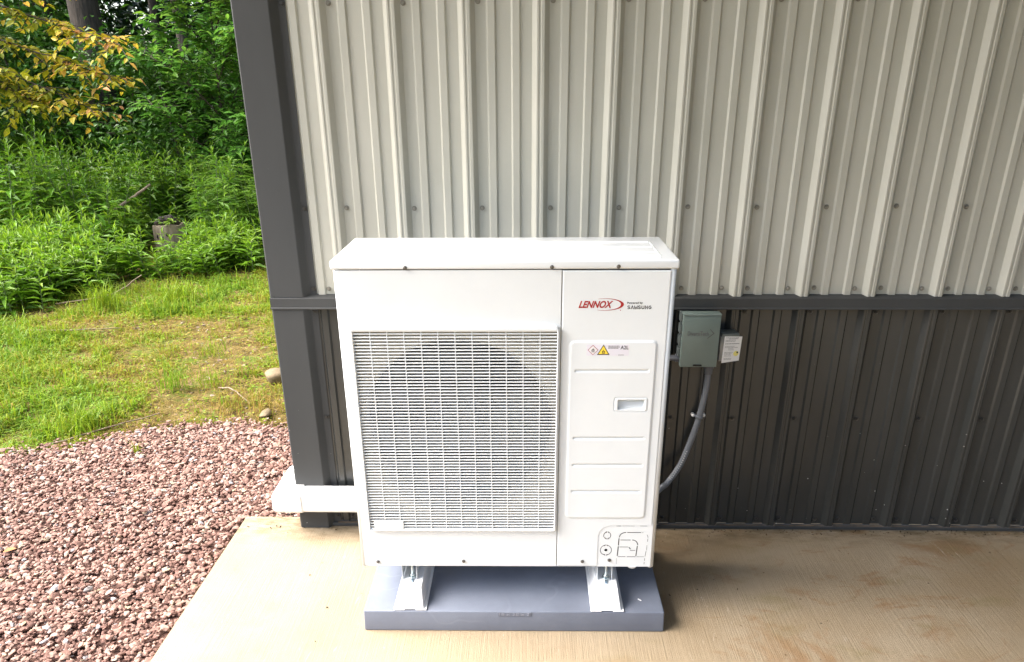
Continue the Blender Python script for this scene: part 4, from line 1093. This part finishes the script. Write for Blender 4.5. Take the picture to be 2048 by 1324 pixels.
def weed_proto(kind, seed):
    root = empty({'golden': 'goldenrod_plant', 'weed': 'leafy_weed', 'fern': 'feathery_weed'}[kind])
    r = np.random.default_rng(seed); b = MB(); lvs = Leaves()
    ns_ = {'golden': 4, 'weed': 7, 'fern': 5}[kind]
    for k in range(ns_):
        ox, oy = r.normal(0, .10 if kind == 'golden' else .13, 2)
        if kind == 'golden': st__, lv = weed_mesh(seed * 31 + k, r.uniform(.75, 1.0), 32, .165, .047, 0)
        elif kind == 'weed': st__, lv = weed_mesh(seed * 31 + k, r.uniform(.28, .46), 22, .15, .042, 0, ang=.35)
        else:
            st__, lv = weed_mesh(seed * 31 + k, r.uniform(.55, .8), 1, .1, .02, 0)
            lv = Leaves(); nf = 20
            for f in range(nf):            # feathery fronds: a rib with narrow leaflets both sides
                u = .25 + .75 * (f + r.random()) / nf; a = f * 2.4 + r.normal(0, .3); el = .25 + r.normal(0, .2)
                base = np.array([np.interp(u, np.linspace(0, 1, 6), [p[i] for p in st__]) for i in range(3)])
                d = np.array([math.cos(a) * math.cos(el), math.sin(a) * math.cos(el), math.sin(el)]); s_ = np.array([-math.sin(a), math.cos(a), 0]); Lf = r.uniform(.16, .28) * (1.15 - .5 * u)
                tt_ = np.linspace(.15, 1, 9); Pm = base + d * (tt_[:, None] * Lf) - np.array([0, 0, 1]) * (tt_[:, None] ** 2 * Lf * .35)
                for sg in (-1, 1):
                    lv.add(Pm, d * .7 + sg * s_, np.tile([0, 0, 1.0], (9, 1)) + r.normal(0, .2, (9, 3)), Lf * .36 * (1.1 - .75 * tt_), .010, np.clip(.3 + .4 * u + r.normal(0, .12, 9), 0, 1), droop=.2)
        off = np.array([ox, oy, 0])
        b.tube([(p[0] + ox, p[1] + oy, p[2]) for p in st__], [.005, .0045, .004, .0035, .003, .0015], 5, cap=False)
        for V_, R__ in zip(lv.V, lv.R): lvs.V.append(V_ + off); lvs.R.append(R__)
        for f in lv.F3: lvs.F3.append(f + lvs.n)
        for f in lv.F4: lvs.F4.append(f + lvs.n)
        lvs.n += lv.n
    so_ = b.build('stem', M['stem'], root, fix=False); lo = lvs.build('leaves', M[kind], root); lo['kind'] = 'stuff'
    return root
PROTO = {k: [weed_proto(k, s_) for s_ in seeds] for k, seeds in (('golden', (1, 2, 3, 4, 5)), ('weed', (11, 12, 13, 14, 15)), ('fern', (21, 22, 23)))}
used = set()
def plant(kind, x, y, sc, label, cat, group):
    pr = random.choice(PROTO[kind])
    if pr.name in used: o = copy_tree(pr)
    else: o = pr; used.add(pr.name)
    o.location = (x, y, float(gz(x, y)) - .02); o.rotation_euler = (random.uniform(-.06, .06), random.uniform(-.06, .06), random.uniform(0, 6.28)); o.scale = (sc, sc, sc * random.uniform(.9, 1.1))
    tag(o, label, cat, group)
def wedge(y, lo=-.74, hi=-.30): D = y + 2.6; return .53 + lo * D, .53 + hi * D
random.seed(17)
for k in range(95):
    y = random.uniform(5.0, 8.2); lo, hi = wedge(y); f = random.random(); x = lo + (hi - lo) * f * .80
    if abs((x - .53) / (y + 2.6) + .4875) < .06 and y < 6.0: y += 1.4; x -= .6
    s_ = random.uniform(.95, 1.35) * (1.0 if f < .45 else .82)
    left = f < .42
    plant('golden', x, y, s_, 'tall goldenrod weed with narrow leaves at the left side of the thicket' if left else 'goldenrod weed with narrow leaves in the shade behind the stump', 'weed',
          'goldenrod weeds at the left of the thicket' if left else 'goldenrod weeds behind the stump')
wex = np.array([-6.5, -5.0, -4.2, -3.52, -3.19, -3.06, -2.45, -2.06, -1.2, 0]); wey = np.array([2.6, 2.7, 2.75, 3.1, 3.5, 4.05, 4.0, 4.65, 4.9, 5.0])
cnt = 0
while cnt < 150:
    y = random.uniform(2.7, 5.9); lo, hi = wedge(y, -.78, -.28); x = random.uniform(lo, hi)
    if y < np.interp(x, wex, wey) + random.uniform(0, .25): continue
    if abs(x + 3.37) < .38 and 4.3 < y < 5.9: continue
    cnt += 1
    low_ = .45 if abs((x - .53) / (y + 2.6) + .4875) < .035 and y < 5.4 else 1.0
    left = x < -3.37
    plant('weed', x, y, random.uniform(.8, 1.25) * (1.0 if left else .85) * low_, 'bright green leafy weed in the low bank left of the stump' if left else 'green leafy weed in the low bank right of the stump', 'weed',
          'leafy weeds left of the stump' if left else 'leafy weeds right of the stump')
for k in range(34):
    y = random.uniform(5.2, 7.0); D = y + 2.6; x = .53 - D * random.uniform(.30, .43)
    plant('fern', x, y, random.uniform(.9, 1.3), 'feathery light green weed beside the building corner', 'weed', 'feathery weeds near the building corner')
def merge_mass(roots, name):
    bpy.context.view_layer.update(); V = []; F = {3: [], 4: []}; MI = {3: [], 4: []}; R_ = []; off = 0
    for ro in roots:
        for ch in list(ro.children):
            me = ch.data; n_ = len(me.vertices); co = np.empty(n_ * 3, np.float32); me.vertices.foreach_get('co', co); co = co.reshape(-1, 3)
            mw = np.array(ch.matrix_world); V.append(co @ mw[:3, :3].T + mw[:3, 3])
            lp = np.empty(len(me.loops), np.int32); me.loops.foreach_get('vertex_index', lp)
            tt_ = np.empty(len(me.polygons), np.int32); me.polygons.foreach_get('loop_total', tt_); ls = np.empty(len(me.polygons), np.int32); me.polygons.foreach_get('loop_start', ls)
            for k in (3, 4):
                q = ls[tt_ == k]
                if len(q): F[k].append(lp[q[:, None] + np.arange(k)[None]] + off); MI[k].append(np.full(len(q), 0 if 'rnd' in me.attributes else 1, np.int32))
            if 'rnd' in me.attributes: a = np.empty(n_, np.float32); me.attributes['rnd'].data.foreach_get('value', a)
            else: a = np.zeros(n_, np.float32)
            R_.append(a); off += n_
            bpy.data.objects.remove(ch)
        bpy.data.objects.remove(ro)
    ks = [k for k in (3, 4) if F[k]]
    me = np_mesh(name, np.concatenate(V), [np.concatenate(F[k]) for k in ks], np.concatenate(R_))
    me.materials.append(M['weed']); me.materials.append(M['stem'])
    mi = np.concatenate([np.concatenate(MI[k]) for k in ks])
    if len(mi) == len(me.polygons): me.polygons.foreach_set('material_index', mi)
    o = bpy.data.objects.new(name, me); COL.objects.link(o); return tag(o, kind='stuff')
merge_mass([o for o in COL.objects if o.parent is None and o.name.startswith('leafy_weed')], 'low_weeds')
# creeper leaves on the stump
r = np.random.default_rng(71); n = 46; a = r.uniform(0, 2 * PI, n); lv = Leaves()
lv.add(np.stack([.05 + r.normal(0, .09, n), -.10 + r.normal(0, .06, n), .355 + r.uniform(0, .06, n)], -1), np.stack([np.cos(a), np.sin(a), r.uniform(-.5, .4, n)], -1), np.tile([0, -.3, 1.0], (n, 1)), r.uniform(.04, .07, n), r.uniform(.02, .035, n), r.uniform(.5, 1, n))
lv.build('creeper_leaves', M['weed'], stp_)['kind'] = 'stuff'

# ------------------------------------------------------------------ trees and shrubs
def clump_leaves(lv, centers, rad, per, L, W, seed, wide=False, rbase=.4):
    r = np.random.default_rng(seed); n = len(centers) * per
    C = np.repeat(np.asarray(centers), per, 0); off = r.normal(0, 1, (n, 3)) * np.array([1, 1, .6]) * rad
    a = r.uniform(0, 2 * PI, n); el = r.normal(-.1, .4, n)
    D = np.stack([np.cos(a) * np.cos(el), np.sin(a) * np.cos(el), np.sin(el)], -1)
    N = np.tile([0, 0, 1.0], (n, 1)) + r.normal(0, .45, (n, 3))
    lv.add(C + off, D, N, r.uniform(.7, 1.3, n) * L, r.uniform(.7, 1.2, n) * W, np.clip(rbase + r.normal(0, .22, n), 0, 1), wide)
def tree(x, y, h, tr, cz0, cr_, nclump, per, L, label, seed, m='wood', cat='tree', name='tree', group=None, bend=.3, vis_only=False):
    r = np.random.default_rng(seed); root = empty(name, (x, y, float(gz(x, y))))
    tag(root, label, cat, group); b = MB()
    lx, ly_ = r.normal(0, bend, 2); t = np.linspace(0, 1, 8)
    tp = [(lx * k ** 2, ly_ * k ** 2, -.1 + h * k) for k in t]
    b.tube(tp, [tr * (1 - .85 * k) + (.25 * tr if k == 0 else 0) for k in t], 10)
    cen = []
    for k in range(max(4, nclump // 5)):
        u = cz0 / h + (1 - cz0 / h) * r.random() * .9; a = r.uniform(0, 2 * PI); p0 = np.array([lx * u ** 2, ly_ * u ** 2, -.1 + h * u])
        ln = cr_ * r.uniform(.6, 1.1) * (1.1 - .5 * u); d = np.array([math.cos(a), math.sin(a), r.uniform(-.05, .5)])
        pts_ = [p0, p0 + d * ln * .5 + [0, 0, .05 * ln], p0 + d * ln]
        b.tube([tuple(p) for p in pts_], [tr * .28 * (1.1 - u), tr * .18 * (1.1 - u), .006], 6)
        for q in range(5): cen.append(p0 + d * ln * r.uniform(.35, 1.05) + r.normal(0, .12 * cr_, 3))
    b.build('trunk', M['bark'], root, angle=60)
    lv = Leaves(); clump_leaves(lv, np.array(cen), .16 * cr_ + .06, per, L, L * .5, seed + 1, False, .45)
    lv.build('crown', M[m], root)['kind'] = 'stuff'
    return root
# the big trunk at the back left, slim trunks, canopy over the wood
tree(-5.62, 9.0, 11, .25, 5.2, 2.4, 120, 60, .15, 'thick dark tree trunk behind the yellow leaves at upper left', 101, bend=.1)
slim = [(-4.95, 9.6, 'slim trunk tree just right of the thick dark trunk'), (-4.15, 8.6, 'slim dark tree rising behind the middle of the thicket'), (-3.75, 9.3, 'slender pale-stemmed tree behind the green sapling'), (-6.9, 10.2, 'slim tree at the far left behind the yellow leaves'), (-4.5, 11.5, 'slim tree deep in the wood between the trunks')]
for k, (x, y, lab) in enumerate(slim): tree(x, y, 9.5, .07 + .02 * (k % 2), 4.6, 1.9, 90, 55, .14, lab, 110 + k, bend=.35)
over = [(-8.6, 11.5), (-7.6, 12.5), (-5.6, 13.5), (-3.0, 12.0), (-1.6, 9.5), (-1.2, 13), (-9.5, 14.5), (-4, 16)]
for k, (x, y) in enumerate(over):
    tree(x, y, 10.5, .17, 2.6, 3.0, 130, 55, .19, 'tall broadleaf tree in the dark wood behind the thicket', 130 + k, group='tall trees of the dark wood', bend=.4)
# dark shrubs of the understorey
for k in range(20):
    random.seed(200 + k); y = 7.6 + 4.4 * (k / 19) + random.uniform(-.3, .3); lo, hi = wedge(y, -.74, -.26); x = lo + (hi - lo) * ((k * .618) % 1.0)
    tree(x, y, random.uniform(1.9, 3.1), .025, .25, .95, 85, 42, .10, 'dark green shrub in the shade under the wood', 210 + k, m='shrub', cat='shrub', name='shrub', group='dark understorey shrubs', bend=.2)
# green sapling with big pointed leaves near the corner
def leafy_branch_thing(name, label, cat, base, stems, m, nbig, seed, Ls, Ws, nrest, sag=.0, rnd_fn=None, flat=.25):
    root = empty(name, base); tag(root, label, cat); b = MB(); r = np.random.default_rng(seed)
    P = []; D = []; Nn = []
    for pts_, rad0 in stems:
        cp = catmull(pts_, 10); cp = [p - Vector(base) for p in cp]; n_ = len(cp)
        b.tube([tuple(p) for p in cp], [rad0 * (1 - .85 * k / (n_ - 1)) for k in range(n_)], 7)
        # twigs with alternate leaves
        for k in range(3, n_):
            for rep in range(3):
                if r.random() < .10: continue
                p0 = np.array(cp[k]); tdir = np.array((cp[k] - cp[k - 1]).normalized()); a = r.uniform(0, 2 * PI)
                sd_ = np.array([math.cos(a), math.sin(a), r.uniform(-.35, .35)]); d = unit(tdir * r.uniform(.3, .9) + sd_ * .9); ln = r.uniform(.14, .42) * (1 if rad0 > .01 else .6)
                q = [p0, p0 + d * ln * .5 - np.array([0, 0, sag * ln * .2]), p0 + d * ln - np.array([0, 0, sag * ln * .6])]
                b.tube([tuple(v_) for v_ in q], [.004, .003, .0015], 5, cap=False)
                nl_ = r.integers(5, 9)
                for i in range(nl_):
                    u = (i + .6) / nl_; pp = q[0] + (q[2] - q[0]) * u; sgn = 1 if i % 2 else -1
                    side_ = unit(np.cross(d, [0, 0, 1.0]) + 1e-6) * sgn
                    dd = unit(d * .65 + side_ * .8 + np.array([0, 0, r.normal(-.18, .25)])); P.append(pp); D.append(dd); Nn.append(np.array([0, 0, 1.0]) + r.normal(0, flat, 3))
    b.build('branches', M['bark'], root, angle=60)
    P = np.array(P); D = np.array(D); Nn = np.array(Nn); n_ = len(P)
    rd = np.clip(rnd_fn(P + np.array(base), r, n_), 0, 1)
    L_ = r.uniform(*Ls, n_); W_ = L_ * r.uniform(*Ws, n_)
    # nearest leaves are separate parts, the rest one mass
    order = np.argsort(P[:, 1]); big = order[:nbig]; rest = order[nbig:]
    for i in big:
        lv = Leaves(); lv.add(np.zeros((1, 3)), D[i:i + 1], Nn[i:i + 1], L_[i], W_[i], rd[i], True, .18, .14)
        o = link('leaf', lv.mesh('leaf'), M[m], root); o.location = P[i]
    if len(rest):
        lv = Leaves(); lv.add(P[rest], D[rest], Nn[rest], L_[rest], W_[rest], rd[rest], True, .18, .14)
        lv.build('foliage', M[m], root)['kind'] = 'stuff'
    return root, n_
sb_ = (-3.05, 6.6, .05)
stems = [([(-3.05, 6.6, 0), (-3.0, 6.55, 1.0), (-2.95, 6.5, 2.0), (-2.85, 6.5, 3.4)], .022), ([(-3.02, 6.55, .7), (-3.3, 6.4, 1.1), (-3.65, 6.3, 1.45)], .011),
         ([(-3.0, 6.55, .9), (-2.75, 6.3, 1.2), (-2.5, 6.1, 1.35)], .011), ([(-2.98, 6.52, 1.3), (-3.3, 6.3, 1.75), (-3.6, 6.2, 1.95)], .011), ([(-2.95, 6.5, 1.7), (-2.7, 6.3, 2.0), (-2.45, 6.1, 2.15)], .010),
         ([(-2.95, 6.5, 1.9), (-3.2, 6.4, 2.3), (-3.35, 6.3, 2.6)], .010), ([(-3.0, 6.55, 1.1), (-2.8, 6.6, 1.6), (-2.6, 6.6, 2.0)], .010), ([(-2.9, 6.5, 2.2), (-2.7, 6.4, 2.5), (-2.5, 6.3, 2.7)], .009),
         ([(-3.05, 6.6, .4), (-2.8, 6.3, .8), (-2.55, 6.1, 1.0)], .009), ([(-3.0, 6.55, 1.4), (-3.2, 6.6, 1.7), (-3.55, 6.5, 2.3)], .009)]
leafy_branch_thing('green_sapling', 'bright green sapling with pointed leaves rising beside the dark corner trim', 'tree', sb_, stems, 'sap', 290, 301, (.085, .14), (.38, .5), 0, .15, lambda P, r_, n_: .35 + .3 * (P[:, 2] - 1.2) + r_.normal(0, .2, n_))
bb = (-6.6, 5.9, .0)
stems = [([(-6.6, 5.9, 0), (-6.5, 5.85, 1.6), (-6.4, 5.8, 3.2), (-6.2, 5.8, 4.2)], .06), ([(-6.45, 5.82, 2.7), (-5.2, 5.5, 2.55), (-4.2, 5.3, 2.25), (-3.35, 5.2, 2.0)], .018), ([(-6.48, 5.84, 2.3), (-5.2, 5.6, 2.2), (-4.3, 5.4, 1.95), (-3.55, 5.3, 1.72)], .018),
         ([(-6.5, 5.85, 1.9), (-5.3, 5.55, 2.0), (-4.5, 5.4, 1.72), (-3.75, 5.3, 1.42)], .016), ([(-6.5, 5.85, 1.75), (-5.3, 5.4, 1.85), (-4.7, 5.3, 1.66), (-4.25, 5.2, 1.5)], .014), ([(-6.45, 5.82, 2.9), (-5.4, 5.3, 2.75), (-4.6, 5.2, 2.55), (-3.9, 5.2, 2.45)], .014),
         ([(-6.5, 5.85, 2.0), (-5.8, 5.3, 2.1), (-5.1, 5.1, 1.95), (-4.5, 5.0, 1.78)], .014)]
leafy_branch_thing('yellowing_tree', 'tree with yellow and orange leaves on drooping branches at upper left', 'tree', bb, stems, 'beech', 290, 302, (.06, .105), (.5, .66), 0, .25,
                   lambda P, r_, n_: .18 + .5 * ss(-4.9, -3.4, P[:, 0]) + r_.normal(0, .24, n_), .3)
# far wood that reads as one mass
r = np.random.default_rng(401); lv = Leaves(); cen = []
for k in range(620):
    y = r.uniform(13.5, 24); lo, hi = wedge(y, -.95, -.05); cen.append((r.uniform(lo, hi), y, abs(r.normal(0, 1)) * 1.5 + r.uniform(0, 2.6)))
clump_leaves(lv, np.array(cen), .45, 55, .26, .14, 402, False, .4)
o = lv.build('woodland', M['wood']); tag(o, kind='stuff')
# trees added behind the camera to block low sky; reflected in the glossy siding
r = np.random.default_rng(411); lv = Leaves(); n_ = 900
cen = np.stack([r.uniform(-7, 26, n_), r.uniform(-19, -13, n_), r.uniform(0, 1, n_) ** 1.1 * 4.5], -1)
cen2 = np.stack([r.uniform(17, 24, 400), r.uniform(-14, 6, 400), r.uniform(0, 1, 400) * 10], -1)
clump_leaves(lv, np.concatenate([cen, cen2]), .8, 24, .7, .45, 412, False, .6)
o = lv.build('woodland', M['shrub']); tag(o, kind='stuff')
# crumbs of dead leaf and dirt swept against the foot of the wall, and a few on the slab
r = np.random.default_rng(431); n_ = 260; lv = Leaves()
x = np.concatenate([r.uniform(.93, 2.6, 170), r.uniform(-.6, .0, 20), r.uniform(-.3, 2.3, 70)]); y = np.concatenate([-.022 - np.abs(r.normal(0, .018, 190)), r.uniform(-.85, -.1, 70)])
ok = ~((x > -.03) & (x < .98) & (y < -.15)); x, y = x[ok], y[ok]; n_ = len(x); a = r.uniform(0, 6.28, n_)
lv.add(np.stack([x, y, np.full(n_, .0022)], -1), np.stack([np.cos(a), np.sin(a), r.uniform(0, .3, n_)], -1), np.tile([0, 0, 1.0], (n_, 1)) + r.normal(0, .25, (n_, 3)), r.uniform(.004, .016, n_), r.uniform(.002, .007, n_), r.random(n_), droop=-.05)
o = lv.build('debris', ramp_mat('leaf_crumbs', [(0, (.02, .015, .008)), (.6, (.06, .04, .018)), (.9, (.16, .09, .035)), (1, (.35, .30, .22))], .9)); tag(o, kind='stuff')
# a low belt of trees far to the left, beyond the lawn
r = np.random.default_rng(421); lv = Leaves()
cen = np.stack([r.uniform(-34, -24, 420), r.uniform(-6, 30, 420), r.uniform(0, 1, 420) * 4.2], -1)
clump_leaves(lv, cen, .8, 26, .6, .4, 422, False, .6)
o = lv.build('woodland', M['shrub']); tag(o, kind='stuff')
